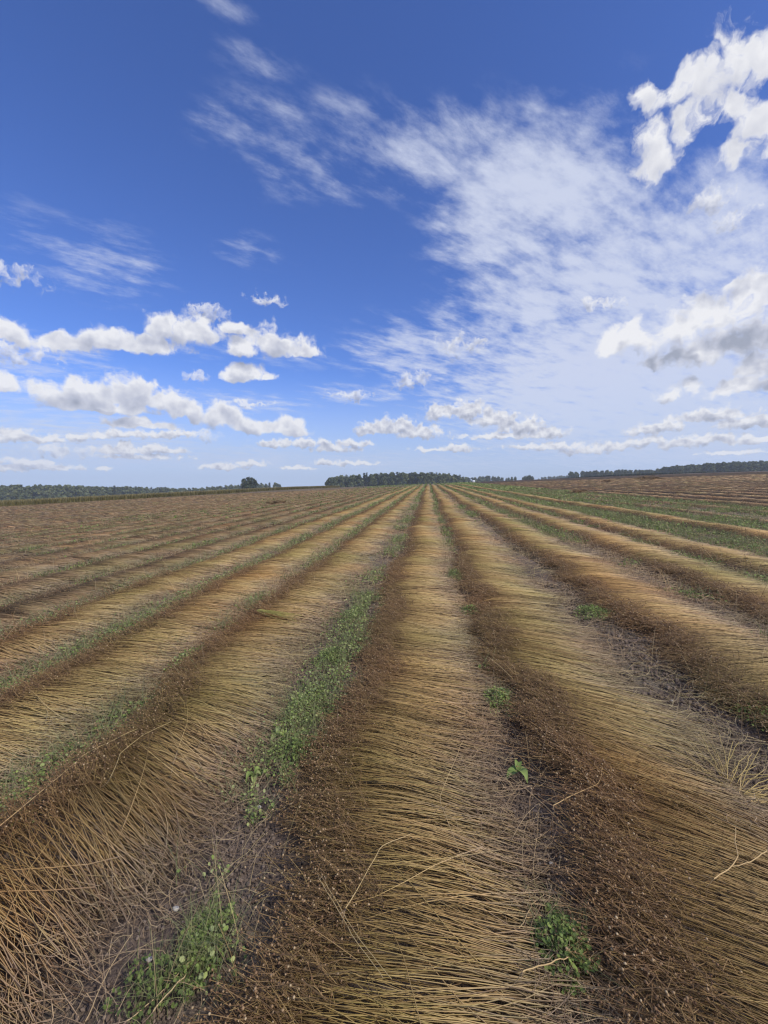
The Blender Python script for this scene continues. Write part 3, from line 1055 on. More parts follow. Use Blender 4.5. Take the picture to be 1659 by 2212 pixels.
GZ = [(0, 3.0, 5200, .014, .9), (3.0, 6.0, 3000, .018, .75), (6.0, 11.0, 1200, .026, .5), (11, 22, 600, .042, .3), (22, 45, 190, .08, .2), (45, 100, 45, .15, .2), (100, 160, 14, .25, .2)]
for xa, xb, amt, lab, gi in GAPS:
    lf, gr, lit = Bag(), Bag(), Bag()
    xm = (xa + xb) / 2
    wide = (xb - xa)
    for d0, d1, dens, size, thin in GZ:
        if d1 <= abs(xm):
            continue
        lo = math.sqrt(d0 * d0 - xm * xm) if d0 > abs(xm) else max(-.2, abs(xm) * .6 - 1)
        hi = math.sqrt(d1 * d1 - xm * xm)
        if hi <= lo:
            continue
        n = int(dens * (hi - lo) * wide * (1.0 if wide < 2 else .8))
        Y = rng.uniform(lo, hi, n)
        X = rng.normal(xm, wide * .30, n) if wide < 2 else rng.uniform(xa, xb, n)
        X = X + row_shift(Y, gi)
        patch = fbm(X * 1.1 + gi * 5, Y * (1.5 if gi < 5 else .75), 90, 3)
        fine = fbm(X * 6, Y * 6, 95, 2)
        grow = amt
        if gi == 0:
            grow = amt * (.75 + .25 * smooth(2.2, 3.4, Y))
        if gi == 1:
            grow = amt * (.5 + .6 * smooth(6, 12, Y))
        if gi in (2, 3):
            grow = amt * (.7 + .8 * smooth(6, 14, Y))
        m = (patch * .75 + fine * .25 > .86 - grow * .56) & in_view(X, Y)
        X, Y = X[m], Y[m]
        n = len(X)
        if n == 0:
            continue
        lush = smooth(.4, .7, patch[m])
        hgt = (.015 + .05 * rng.random(n) ** 2 * (.4 + lush)) * (1 if d0 < 11 else 1.5)
        c = np.stack([X, Y, terrain(X, Y) + hgt], -1)
        isg = rng.random(n) < (.28 if d0 < 11 else .5)
        yl = rng.random(n) * .75 + .2 * lush + (.25 if gi in (-1, -2, -3, 0) else .25 if gi in (5, 6) else 0)
        lf.add(*leaves(c[~isg], size * rng.uniform(.55, 1.35, (~isg).sum()), .55, np.clip(yl[~isg], 0, 1)))
        cg = c[isg].copy()
        cg[:, 2] = terrain(cg[:, 0], cg[:, 1])
        q = len(cg)
        gr.add(*blades(cg, rng.uniform(.06, .22, q) * (1 if d0 < 22 else 1.2), np.full(q, .0016) * (size / .014) ** 1.15, .7, rng.random(q) * .9, 4 if d0 < 11 else 3))
    # dry litter: thin pale stalks lying about, some still standing
    for d0, d1, per_m, rad in ((0, 3, 110, .0010), (3, 6, 75, .0014), (6, 12, 50, .0024), (12, 24, 24, .004), (24, 45, 8, .008)):
        if d1 <= abs(xm):
            continue
        lo = math.sqrt(d0 * d0 - xm * xm) if d0 > abs(xm) else max(-.2, abs(xm) * .6 - 1)
        hi = math.sqrt(d1 * d1 - xm * xm)
        if hi <= lo:
            continue
        n = int(per_m * (hi - lo) * (1 + wide) * (3.0 if gi == 3 else 1.3 if gi == 2 else .8 if d0 < 6 else 1.6))
        Y = rng.uniform(lo, hi, n)
        X = rng.normal(xm, wide * .4, n) if wide < 2 else rng.uniform(xa, xb, n)
        m = in_view(X, Y)
        X, Y = X[m], Y[m]
        n = len(X)
        if n == 0:
            continue
        K = 6
        ang = rng.random(n) * 2 * pi
        P = np.zeros((n, K, 3))
        P[:, 0] = np.stack([X, Y, np.zeros(n)], -1)
        turn = rng.normal(0, .28, n)
        stp = rng.uniform(.012, .085, n)
        for e in range(1, K):
            ang = ang + turn + rng.normal(0, .2, n)
            P[:, e] = P[:, e - 1] + np.stack([np.cos(ang) * stp, np.sin(ang) * stp, np.zeros(n)], -1)
        P[..., 2] = terrain(P[..., 0], P[..., 1]) + .008 + rng.random((n, 1)) * .03 + np.sin(np.linspace(0, pi, K))[None] * rng.random((n, 1)) * .04
        up = rng.random(n) < .16
        q = int(up.sum())
        hh = rng.uniform(.08, .30, q)
        tt = np.linspace(0, 1, K)
        ln = rng.normal(0, .35, (q, 2))
        P[up, :, 0] = X[up][:, None] + (ln[:, :1] * hh[:, None]) * tt[None] ** 1.5
        P[up, :, 1] = Y[up][:, None] + (ln[:, 1:] * hh[:, None]) * tt[None] ** 1.5
        P[up, :, 2] = terrain(X[up], Y[up])[:, None] + hh[:, None] * tt[None]
        lit.add(*tubes(P, np.full((n, K), rad) * np.linspace(1, .6, K)[None], 2, np.full((n, K), .0) + rng.random((n, 1)) * .2, rng.random(n) * .9, .35 + .6 * rng.random(n)))
    nm = lab
    base = None
    for bag, name, mat, tail in ((lf, 'weed_leaves', M_WEED, nm), (gr, 'grass_blades', M_GRASS, nm.replace('weeds', 'grass blades').replace('weed strip', 'grass blades')),
                                 (lit, 'dry_stalk_litter', M_STALK, None)):
        o = bag.build(name, mat)
        if o:
            o['kind'] = 'stuff'
            if name == 'dry_stalk_litter':
                tail = 'thin dry stalks and roots scattered over ' + nm.replace('green weeds in ', '').replace('sparse weeds on ', '')
            o['label'] = ' '.join(tail.split()[:16])
            o['category'] = {'weed_leaves': 'weeds', 'grass_blades': 'grass', 'dry_stalk_litter': 'straw litter'}[name]
            o['group'] = 'growth and litter between the swaths'

cl = Bag()
for xa, xb, amt, lab, gi in GAPS[:4] + GAPS[7:9]:
    xm, wide = (xa + xb) / 2, xb - xa
    for d1, n, a, b in ((3.2, 7000, .0025, .010), (6.5, 3000, .005, .018)):
        hi = math.sqrt(max(d1 * d1 - xm * xm, 0))
        if hi < .3:
            continue
        n = int(n * (.5 + wide * 2))
        lo = -.2 if d1 < 4 else math.sqrt(max(3.2 ** 2 - xm * xm, 0))
        Y = rng.uniform(lo, hi, n)
        X = rng.normal(xm, wide * .42, n) + row_shift(Y, gi)
        m = in_view(X, Y)
        X, Y = X[m], Y[m]
        r = a + (b - a) * rng.random(len(X)) ** 3.2
        c = np.stack([X, Y, terrain(X, Y) + r * .3 - .004 + (fbm(X * 9, Y * 9, 3, 3) - .5) * .035 + (fbm(X * 2.2, Y * 2.2, 9, 2) - .5) * .04 - .01], -1)
        cl.add(*balls(c, r, squash=rng.uniform(.6, 1.15, (len(X), 3)), jitter=.7))
o = cl.build('soil_clods', M_CLOD, smooth=False)
tag(o, 'crumbly clods of grey brown earth lying in the nearest gaps', 'soil clods', kind='stuff')


# ------------------------------------------------------------------ single plants, stalks and stones that can be told apart
def weed_clump(px, py, w, h, n, size, label, cat='weed clump', name='clover_clump', bright=.6, grass=.25, grp='green weed clumps by the swaths', up=.06):
    p = px_ground(px, py)
    n = int(n * .62)
    size *= .92
    root = empty(name, (p[0], p[1], float(terrain(p[0], p[1]))))
    tag(root, label, cat, grp)
    lf, st = Bag(), Bag()
    a = rng.random(n) * 2 * pi
    r = rng.random(n) ** .62 * (.5 + .95 * vnoise(np.cos(a) * 2 + px, np.sin(a) * 2, 120))
    X = p[0] + np.cos(a) * r * w
    Y = p[1] + np.sin(a) * r * h
    H = (.012 + up * rng.random(n)) * (1.25 - r)
    g = terrain(X, Y) + .02
    c = np.stack([X, Y, g + H], -1)
    lf.add(*leaves(c, size * rng.uniform(.55, 1.3, n), .6, np.clip(bright * rng.uniform(.4, 1.4, n), 0, 1)))
    m = rng.random(n) < .35
    base = np.stack([X[m] + rng.normal(0, .012, m.sum()), Y[m] + rng.normal(0, .012, m.sum()), g[m] - .02], -1)
    st.add(*tubes(np.stack([base, (base + c[m]) / 2 + rng.normal(0, .004, (m.sum(), 3)), c[m]], 1), np.full((m.sum(), 3), .0008 * size / .014), 2))
    q = int(n * grass)
    ii = rng.integers(0, n, q)
    cg = np.stack([X[ii], Y[ii], g[ii] - .02], -1)
    st.add(*blades(cg, rng.uniform(.05, .15, q), np.full(q, .0015 * size / .014), .6, rng.random(q) * .8))
    lf.build('leaves', M_WEED, root)['kind'] = 'stuff'
    st.build('stems', M_GRASS, root)['kind'] = 'stuff'
    return root


weed_clump(1215, 2060, .105, .115, 900, .015, 'green clover clump at the bottom edge right of the central swath', bright=.5)
weed_clump(440, 2050, .085, .17, 900, .013, 'green clover clump near the bottom left of the central swath', bright=.7, up=.03, grass=.5)
weed_clump(330, 2150, .12, .10, 420, .013, 'dark low clover mat on bare soil in the bottom left corner', bright=.25)
weed_clump(652, 1540, .15, .32, 1700, .015, 'largest bright green weed clump left of the central swath', bright=.95)
weed_clump(628, 1642, .13, .22, 700, .015, 'duller weed clump just below the largest green one', bright=.5)
weed_clump(768, 1330, .14, .36, 1000, .02, 'bright weed clump beside the central swath halfway up its left edge', bright=.9)
weed_clump(712, 1425, .14, .25, 900, .016, 'mid green weed clump on soil left of the central swath', bright=.7)
weed_clump(985, 1245, .15, .36, 1000, .024, 'grassy green tuft right of the central swath, farthest of three', bright=.8, grass=.8)
weed_clump(1018, 1325, .12, .18, 800, .018, 'small green weed tuft right of the central swath, middle of three', bright=.7)
weed_clump(1078, 1520, .11, .18, 900, .015, 'green weed tuft right of the central swath, nearest of three', bright=.75)
weed_clump(1282, 1328, .2, .25, 1000, .019, 'green weed patch on the bare soil track', bright=.7)
weed_clump(1655, 1560, .14, .28, 700, .015, 'dark green weeds at the right picture edge beside a swath', bright=.45)
weed_clump(400, 1430, .10, .30, 500, .018, 'bright weed tuft left of the tousled swath', bright=.85)


def broad_leaf(px, py, label, s=.07, nleaf=5):
    p = px_ground(px, py)
    z = float(terrain(p[0], p[1]))
    root = empty('broadleaf_weed', (p[0], p[1], z))
    tag(root, label, 'weed', 'broad leaved weeds')
    for k in range(nleaf):
        a = 2 * pi * k / nleaf + random.uniform(-.4, .4)
        L = s * random.uniform(.7, 1.2)
        K, pts, tt = 7, [], []
        for e in range(K):
            t = e / (K - 1)
            w = L * .30 * (math.sin(pi * min(1, .12 + t * .9)) ** .8) if 0 < e < K - 1 else L * .02
            cx, cz = L * t, .03 + .05 * math.sin(t * 2.4) * (.5 + .4 * math.sin(k * 2)) - .03 * t * t
            for q, dz in ((-1, .012), (0, 0), (1, .012)):
                x, y = cx, q * w
                pts.append((p[0] + x * cos(a) - y * sin(a), p[1] + x * sin(a) + y * cos(a), z + cz + (dz if 0 < e < K - 1 else 0)))
        F = []
        for e in range(K - 1):
            for q in range(2):
                F.append((e * 3 + q, e * 3 + q + 1, e * 3 + 4 + q, e * 3 + 3 + q))
        T = np.zeros((len(pts), 3))
        T[:, 1] = random.uniform(.6, 1)
        T[:, 2] = random.random()
        V = np.array(pts)
        obj_np('leaf', V, np.array(F), root, tint=T, mats=[M_WEED])
    return root


broad_leaf(1118, 1680, 'pale broad leaved weed in the gap right of the central swath')
broad_leaf(548, 1690, 'grey green broad leaved weed on soil above the white stone', .06, 6)
broad_leaf(600, 1600, 'broad leaved weed on soil left of the largest green clump', .06, 4)


def stalk_thing(pts, label, rad=.0016, h=.13, tone=.3, heads=0):
    """one long loose stalk through picture points, lying on top of the swath"""
    P = np.array([px_ground(x, y, hh) for x, y, hh in [(q + (h,))[:3] for q in pts]])
    K = 14
    t = np.linspace(0, len(P) - 1, K)
    i = np.clip(t.astype(int), 0, len(P) - 2)
    f = (t - i)[:, None]
    f = f * f * (3 - 2 * f) * .35 + f * .65
    Q = P[i] * (1 - f) + P[i + 1] * f
    Q[:, :2] += np.cumsum(rng.normal(0, .0016, (K, 2)), 0)
    root = empty('loose_flax_stalk', tuple(P[0]))
    tag(root, label, 'flax stalk', 'single loose stalks lying on top')
    b = Bag()
    b.add(*tubes(Q[None], np.full((1, K), rad) * np.linspace(1.15, .7, K)[None], 3, np.full((1, K), tone), np.array([.88]), np.array([.9])))
    b.build('stem', M_STALK, root)
    s = Bag()
    for k in range(3):
        d = (Q[0] - Q[2]) / np.linalg.norm(Q[0] - Q[2])
        e = Q[0] + (d + rng.normal(0, .6, 3) * [1, 1, .3]) * rng.uniform(.015, .04)
        s.add(*tubes(np.stack([Q[0], (Q[0] + e) / 2 + rng.normal(0, .003, 3), e])[None], np.array([[.0011, .0009, .0005]]), 2, np.full((1, 3), .05)))
    s.build('root', M_STALK, root)


stalk_thing([(1195, 1740), (1295, 1693), (1306, 1660)], 'pale stalk bent sharply upward at its end, lying on the swath right of centre', h=.13)
stalk_thing([(1541, 1900), (1572, 1877), (1591, 1853), (1587, 1790)], 'thick hooked yellow stalk at the right edge of the picture', h=.13, rad=.002)
stalk_thing([(1659, 1838), (1620, 1868), (1572, 1879)], 'pale stalk meeting the hooked yellow one at the right edge', h=.125, rad=.0018)
stalk_thing([(747, 1960), (824, 1827), (891, 1801)], 'pale stalk with a knee lying across the middle of the central swath', h=.13)
stalk_thing([(691, 1900), (756, 2011), (828, 2114)], 'straight long stalk crossing the central swath toward the bottom', h=.13)
stalk_thing([(702, 1905), (764, 2012), (845, 2120)], 'second straight stalk lying close alongside the other across the central swath', h=.126)
stalk_thing([(0, 1784), (190, 1625), (302, 1571)], 'very long pale stalk arching over the tousled swath at the left edge', h=.15)
stalk_thing([(238, 1680), (258, 1629), (310, 1588), (369, 1561)], 'curved yellow stalk arching across the middle of the tousled left swath', h=.14)
stalk_thing([(185, 2205), (232, 2100), (290, 2008)], 'pale thin stalk slanting over bare soil in the lower left corner', h=.03, tone=.2)
stalk_thing([(330, 2185), (385, 2112), (407, 2095)], 'whitish dry straw on the soil near the bottom left clover', h=.05, tone=.2, rad=.0022)
stalk_thing([(275, 2205), (345, 2150), (410, 2080)], 'whitish straw crossing the lower left soil patch, left of the clover', h=.04, tone=.2)
stalk_thing([(430, 1900), (452, 1960), (455, 1995)], 'short pale straw lying upright on bare soil above the clover', h=.03, tone=.2)
stalk_thing([(1130, 2100), (1205, 2070), (1228, 2066)], 'yellow stalk poking into the clover at the bottom right of centre', h=.1, tone=.35, rad=.002)
stalk_thing([(1150, 1890), (1160, 1800), (1165, 1745), (1150, 1735)], 'pale root curved along the soil right of the central swath', h=.02, tone=.15, rad=.0015)
stalk_thing([(1120, 2005), (1150, 1955), (1185, 1930)], 'twisted pale root end over the soil right of the central swath', h=.04, tone=.15, rad=.0018)
stalk_thing([(525, 1740), (500, 1690), (497, 1620)], 'tall thin straw rising on soil left of the white stone', h=.02, tone=.2)
stalk_thing([(1010, 1885), (950, 1730), (1000, 1600)], 'thin stalk bowed across the right half of the central swath', h=.125, rad=.0012)


def stalk_bundle(px, py, label, n, L, spread, mat, ang, up, name, cat, tone=(.3, .6), h0=.1):
    p = px_ground(px, py, h0)
    root = empty(name, tuple(p))
    tag(root, label, cat)
    K = 6
    t = np.linspace(0, 1, K)
    a = ang + rng.normal(0, spread, n)
    Ls = L * rng.uniform(.6, 1.1, n)
    P = np.zeros((n, K, 3))
    P[..., 0] = p[0] + np.cos(a)[:, None] * Ls[:, None] * t + rng.normal(0, .012, (n, 1))
    P[..., 1] = p[1] + np.sin(a)[:, None] * Ls[:, None] * t + rng.normal(0, .02, (n, 1))
    P[..., 2] = p[2] + Ls[:, None] * up * t * rng.uniform(.3, 1.3, (n, 1)) - .3 * up * (t ** 2)[None] * Ls[:, None]
    P += np.cumsum(rng.normal(0, .004, P.shape), 1)
    b = Bag()
    b.add(*tubes(P, np.full((n, K), .0022) * np.linspace(1, .6, K)[None], 3, np.full((n, K), .4), rng.uniform(*tone, n), rng.uniform(.7, 1, n)))
    b.build('stalks', mat, root)['kind'] = 'stuff'
    return root


M_GREENSTALK = mat_leaf('green_flax_stalk', (.27, .26, .07), (.44, .40, .14), None, .1)
stalk_bundle(560, 1318, 'fan of fresh yellow green stalks lying across the swath left of centre', 26, .62, .07, M_GREENSTALK, radians(-26), .05, 'green_stalk_bundle', 'green stalks', (.4, .8), .15)
stalk_bundle(1575, 1700, 'tuft of upright bright yellow straw at the right edge by the soil track', 24, .26, .7, M_STALK, radians(70), .7, 'straw_tuft', 'straw tuft', (.6, .9), .02)
stalk_bundle(1618, 1725, 'thick pale butt ends poking past the right picture edge', 20, .30, .35, M_STALK, radians(10), .25, 'stalk_butts', 'stalk butts', (.6, .95), .05)


def stone(px, py, r, label, grp='pale stones on the soil'):
    p = px_ground(px, py)
    root_v, f = ICO_V * (1 + .35 * (rng.random((12, 1)) - .5)) * r * np.array([1.1, .85, .6]), ICO_F
    # one level finer so the stone is round
    V = list(map(tuple, root_v))
    cache, F = {}, []

    def mid(a, b):
        k = (min(a, b), max(a, b))
        if k not in cache:
            m = (np.array(V[a]) + np.array(V[b])) / 2
            V.append(tuple(m * 1.12))
            cache[k] = len(V) - 1
        return cache[k]
    for a, b, c in f:
        x, y, z = mid(a, b), mid(b, c), mid(c, a)
        F += [(a, x, z), (x, b, y), (z, y, c), (x, y, z)]
    o = obj_np('stone', np.array(V), np.array(F), mats=[M_STONE])
    o.location = (p[0], p[1], float(terrain(p[0], p[1])) + r * .4)
    tag(o, label, 'stone', grp)


stone(560, 1745, .012, 'round white stone on the soil left of the central swath')
stone(1190, 1866, .008, 'tiny white stone on soil right of the central swath')
stone(575, 1608, .010, 'pale pebble on soil beside the large green clump')
stone(1452, 1515, .012, 'pale stone on the bare soil track at the right')
stone(380, 1965, .012, 'flat tan stone on soil above the bottom left clover')
stone(322, 2075, .011, 'buff pebble on bare soil in the lower left')


# ------------------------------------------------------------------ heaps and far strips
def heap(px, py, w, h, n, label):
    p = px_ground(px, py)
    root = empty('tangled_flax_heap', tuple(p))
    tag(root, label, 'flax heap', 'tangled heaps of flax on the right slope')
    K = 5
    a = rng.normal(0, .5, n) + (rng.random(n) < .5) * pi
    t = np.linspace(-.5, .5, K)
    L = rng.uniform(.4, 1.0, n) * w
    P = np.zeros((n, K, 3))
    cx = rng.normal(0, w * .28, n)
    P[..., 0] = p[0] + cx[:, None] + np.cos(a)[:, None] * L[:, None] * t
    P[..., 1] = p[1] + rng.normal(0, .25, n)[:, None] + np.sin(a)[:, None] * L[:, None] * t
    P[..., 2] = p[2] + h * np.exp(-(cx / (w * .35)) ** 2)[:, None] * rng.random(n)[:, None] + rng.normal(0, .2, (n, 1)) * t * w * .5 + .03
    P[..., 2] = np.maximum(P[..., 2], terrain(P[..., 0], P[..., 1]) + .02)
    b = Bag()
    b.add(*tubes(P, np.full((n, K), .03), 3, np.full((n, K), .7) + rng.normal(0, .12, (n, 1)), rng.random(n), rng.random(n)))
    b.build('stalks', M_STALK_OLD, root)['kind'] = 'stuff'


heap(1402, 1037, 3.2, .55, 90, 'long brown heap of tangled flax near the right skyline')
heap(1312, 1042, 1.6, .35, 40, 'small dark flax heap left of the long one')
heap(1136, 1036, 1.6, .6, 46, 'upright tangle of flax on the crest below the small trees')
heap(1250, 1067, 1.0, .3, 40, 'small dark flax lump at the edge of the green band')
heap(598, 1090, 1.5, .3, 40, 'straw coloured flax lump on the left slope')


def crop_strip(line, depth, hgt, n, w, mat, name, label, cat, tip=.0):
    """upright plants filling a strip: line of (x, y) points, filled away from the viewer by depth"""
    line = np.array(line, float)
    seg = np.linalg.norm(np.diff(line, axis=0), axis=1)
    cum = np.concatenate([[0], np.cumsum(seg)])
    q = rng.random(n) * cum[-1]
    X = np.interp(q, cum, line[:, 0])
    Y = np.interp(q, cum, line[:, 1])
    back = rng.random(n) ** 1.6 * depth
    r = np.hypot(X, Y)
    nx, ny = X / r, Y / r
    X, Y = X + nx * back, Y + ny * back
    Z = terrain(X, Y)
    H = hgt * rng.uniform(.75, 1.12, n)
    lean = rng.normal(0, .12, (n, 2))
    t = np.array([0, .55, 1.0])
    P = np.zeros((n, 3, 3))
    P[..., 0] = X[:, None] + lean[:, :1] * H[:, None] * t
    P[..., 1] = Y[:, None] + lean[:, 1:] * H[:, None] * t
    P[..., 2] = Z[:, None] + H[:, None] * t
    a = rng.random(n) * pi
    hint = np.stack([np.cos(a), np.sin(a), 0 * a], -1)[:, None]
    R = np.array([1.0, .9, .35])[None] * w * rng.uniform(.6, 1.4, n)[:, None]
    b = Bag()
    r1 = rng.random(n) * .6 + (rng.random(n) < tip) * .4
    V, F, T = tubes(P, R, 2, r1=np.clip(r1, 0, 1), side_hint=hint)
    T[:, 1] = np.clip(T[:, 1] * (.75 if tip else 1) + (.5 if tip else 0) * (T[:, 0] > .9), 0, 1)
    b.add(V, F, T)
    o = b.build(name, mat)
    tag(o, label, cat, kind='stuff')


crop_strip([(-80, 30), (-72, 45), (-66, 58), (-56, 85), (-50.5, 100), (-44.5, 150), (-41, 190)], 5.0, 1.0, 48000, .032, M_STAND, 'standing_flax',
           'strip of standing olive green flax along the left end of the field', 'standing crop', .35)


def far_line(pts):
    out = []
    for x, z in pts:
        p = px_at(x, 1035, z)
        out.append((p[0], p[1]))
    return out


crop_strip(far_line([(1180, 330), (1300, 310), (1400, 300), (1500, 290), (1600, 280), (1720, 270), (1900, 260)]), 14, 1.3, 12000, .35, M_DGREEN, 'green_crop',
           'dark green crop strip along the foot of the right hand wood', 'green crop')


# ------------------------------------------------------------------ trees
def branch_tube(bag, p, q, r0, r1, sides=6):
    p, q = np.array(p, float), np.array(q, float)
    d = (q - p) / np.linalg.norm(q - p)
    s = np.cross(d, [.3, .2, 1.0])
    s /= np.linalg.norm(s)
    u = np.cross(s, d)
    a = np.arange(sides) * 2 * pi / sides
    ring = np.cos(a)[:, None] * s + np.sin(a)[:, None] * u
    V = np.concatenate([p + ring * r0, q + ring * r1])
    k = np.arange(sides)
    F = np.stack([k, (k + 1) % sides, (k + 1) % sides + sides, k + sides], -1)
    bag.add(V, F)


def crown_leaves(lobes, n, size, dens_edge=.75):
    """leaf clumps spread through lobes (centre, radii); more towards the outside"""
    w = np.array([l[1][0] * l[1][1] * l[1][2] for l in lobes]) ** .67
    idx = rng.choice(len(lobes), n, p=w / w.sum())
    c = np.array([l[0] for l in lobes])[idx]
    r = np.array([l[1] for l in lobes])[idx]
    d = rng.normal(size=(n, 3))
    d /= np.linalg.norm(d, axis=1, keepdims=True)
    k = rng.random(n) ** .35
    P = c + d * r * k[:, None]
    s = size * rng.uniform(.5, 1.4, n)
    ang = rng.random(n)
    # each clump: a crossed pair of bent quads facing about outwards
    nrm = d + rng.normal(0, .45, (n, 3))
    nrm /= np.linalg.norm(nrm, axis=1, keepdims=True)
    h = np.cross(nrm, rng.normal(size=(n, 3)))
    h /= np.linalg.norm(h, axis=1, keepdims=True)
    v = np.cross(nrm, h)
    pts = [(-1, -.5, -.2), (-.2, -1, .05), (.9, -.7, -.15), (1.0, .4, -.2), (.1, 1.0, .1), (-.9, .6, -.1)]
    V = np.stack([P + (h * a + v * b + nrm * e) * s[:, None] for a, b, e in pts], 1)
    F = (np.array([(0, 1, 2, 3), (0, 3, 4, 5)])[None] + (np.arange(n) * 6)[:, None, None]).reshape(-1, 4)
    lobe_tone = rng.random(len(lobes))
    T = np.zeros((n, 6, 3))
    T[..., 1] = np.clip(.45 * lobe_tone[idx] + .55 * rng.random(n), 0, 1)[:, None]
    T[..., 2] = rng.random(n)[:, None]
    return V.reshape(-1, 3), F, T.reshape(-1, 3)


def tree_kind(kind, seed):
    """meshes of trunk and crown for a tree 1 unit = 1 m, about 16 m tall"""
    global rng
    keep = rng
    rng = np.random.default_rng(seed)
    tr, cr = Bag(), Bag()
    H = 16.0
    if kind == 'conifer':
        branch_tube(tr, (0, 0, -.5), (0, 0, 15.5), .26, .03)
        for k in range(15):
            z = 1.6 + k * .95
            rad = 2.7 * (1 - (z - 1.0) / 15.6) + .25
            m = 46
            a = rng.random(m) * 2 * pi
            q = rng.random(m) ** .6
            P = np.stack([np.cos(a) * rad * q, np.sin(a) * rad * q, z - .35 * rad * q + rng.normal(0, .15, m) + .3], -1)
            cr.add(*leaves(P, .75 * rng.uniform(.6, 1.2, m), .7, rng.random(m)))
            for s in range(3):
                b = rng.random() * 2 * pi
                branch_tube(tr, (0, 0, z), (np.cos(b) * rad * .8, np.sin(b) * rad * .8, z - .25 * rad), .04, .01, 4)
        mat = M_FIR
    else:
        oak = kind == 'oak'
        wide = {'oak': 1.0, 'broad': .60, 'slim': .42, 'bush': .66}[kind] * H * .5
        low = {'oak': .10, 'broad': .05, 'slim': .10, 'bush': .0}[kind]
        branch_tube(tr, (0, 0, -.6), (.1, .05, H * .3), .034 * H * (1.3 if oak else .6), .022 * H * (1.2 if oak else .6), 8)
        branch_tube(tr, (.1, .05, H * .3), (.0, .2, H * .85), .022 * H * (1.0 if oak else .6), .05, 6)
        lobes = []
        nl = {'oak': 46, 'broad': 20, 'slim': 15, 'bush': 16}[kind]
        for k in range(nl):
            t = (k + rng.random()) / nl
            z = H * (low + (1 - low - .08) * t)
            prof = math.sin(pi * (t * .86 + .10)) ** .55
            a = k * 2.399 + rng.normal(0, .4)
            rr = wide * prof * rng.uniform(.35, .85)
            c = np.array([np.cos(a) * rr, np.sin(a) * rr, z])
            sz = wide * rng.uniform(.28, .46) * (.75 if t > .85 else 1)
            if oak:
                sz *= .72
            lobes.append((c, (sz, sz, sz * .8)))
            if k % 2 == 0:
                branch_tube(tr, (0, .1, max(H * .12, z * .6)), c, .012 * H * .6, .03, 5)
        lobes.append((np.array([0, 0, H * .5]), (wide * .55, wide * .55, H * .3)))
        cr.add(*crown_leaves(lobes, 3200 if oak else 1300, .50 if oak else .75))
        mat = M_OAK if oak else (M_CROWN2 if seed % 3 == 0 else M_CROWN)
    rng = keep
    t = mesh_np('trunk', np.concatenate(tr.V), [np.concatenate(tr.F4)], tint=np.concatenate(tr.T), mats=[M_BARK])
    c = mesh_np('crown', np.concatenate(cr.V), [np.concatenate(cr.F4)], tint=np.concatenate(cr.T), mats=[mat], smooth=False)
    return t, c


KINDS = {'broad': [tree_kind('broad', s) for s in (11, 12, 13, 14, 15)], 'slim': [tree_kind('slim', s) for s in (21, 22, 24)],
         'bush': [tree_kind('bush', s) for s in (31, 33)], 'conifer': [tree_kind('conifer', s) for s in (41, 42)], 'oak': [tree_kind('oak', 51)]}


def tree(x, top, depth, kind, label, group, wide=1.0, name=None, minh=4.0):
    """a tree whose top shows at picture pixel (x, top) when it stands at a camera depth"""
    p = px_at(x, top, depth)
    z = float(terrain(p[0], p[1]))
    h = max(p[2] - z, minh)
    t, c = random.choice(KINDS[kind])
    name = name or {'broad': 'broadleaf_tree', 'slim': 'slender_tree', 'bush': 'bushy_tree', 'conifer': 'conifer_tree', 'oak': 'oak_tree'}[kind]
    root = empty(name, (p[0], p[1], z), random.uniform(0, 2 * pi))
    k = h / 16.0
    kw = (k * .5 + .5 * min(k, 1.0)) * wide
    root.scale = (kw, kw, k)
    tag(root, label, 'tree', group)
    for nm, me in (('trunk', t), ('crown', c)):
        o = bpy.data.objects.new(nm, me)
        C.objects.link(o)
        o.parent = root
    return root


def wood(x0, x1, step, tops, depth, kinds, label, group, jit=3.0, wide=1.0, rows=1):
    tx = [q[0] for q in tops]
    ty = [q[1] for q in tops]
    for r in range(rows):
        x = x0 + (step * .5 if r else 0)
        while x < x1:
            d = np.interp(x, [q[0] for q in depth], [q[1] for q in depth])
            tp = np.interp(x, tx, ty) + random.uniform(-1.0, 1.0) * jit * (1 if r == 0 else .6) + (0.8 if r == 0 else 0)
            kd = random.choice(kinds)
            tree(x + random.uniform(-.3, .3) * step, tp - (1.5 if kd == 'conifer' else 0), d * (1 + .05 * r) + random.uniform(-6, 6), kd,
                 label.replace('leafy tree', {'conifer': 'dark pointed conifer', 'broad': 'broad leafy tree', 'slim': 'slender upright tree', 'bush': 'low rounded bushy tree'}[kd]), group, wide * random.uniform(.85, 1.2))
            x += step * random.uniform(.8, 1.2) * (1 if r == 0 else 1.35)


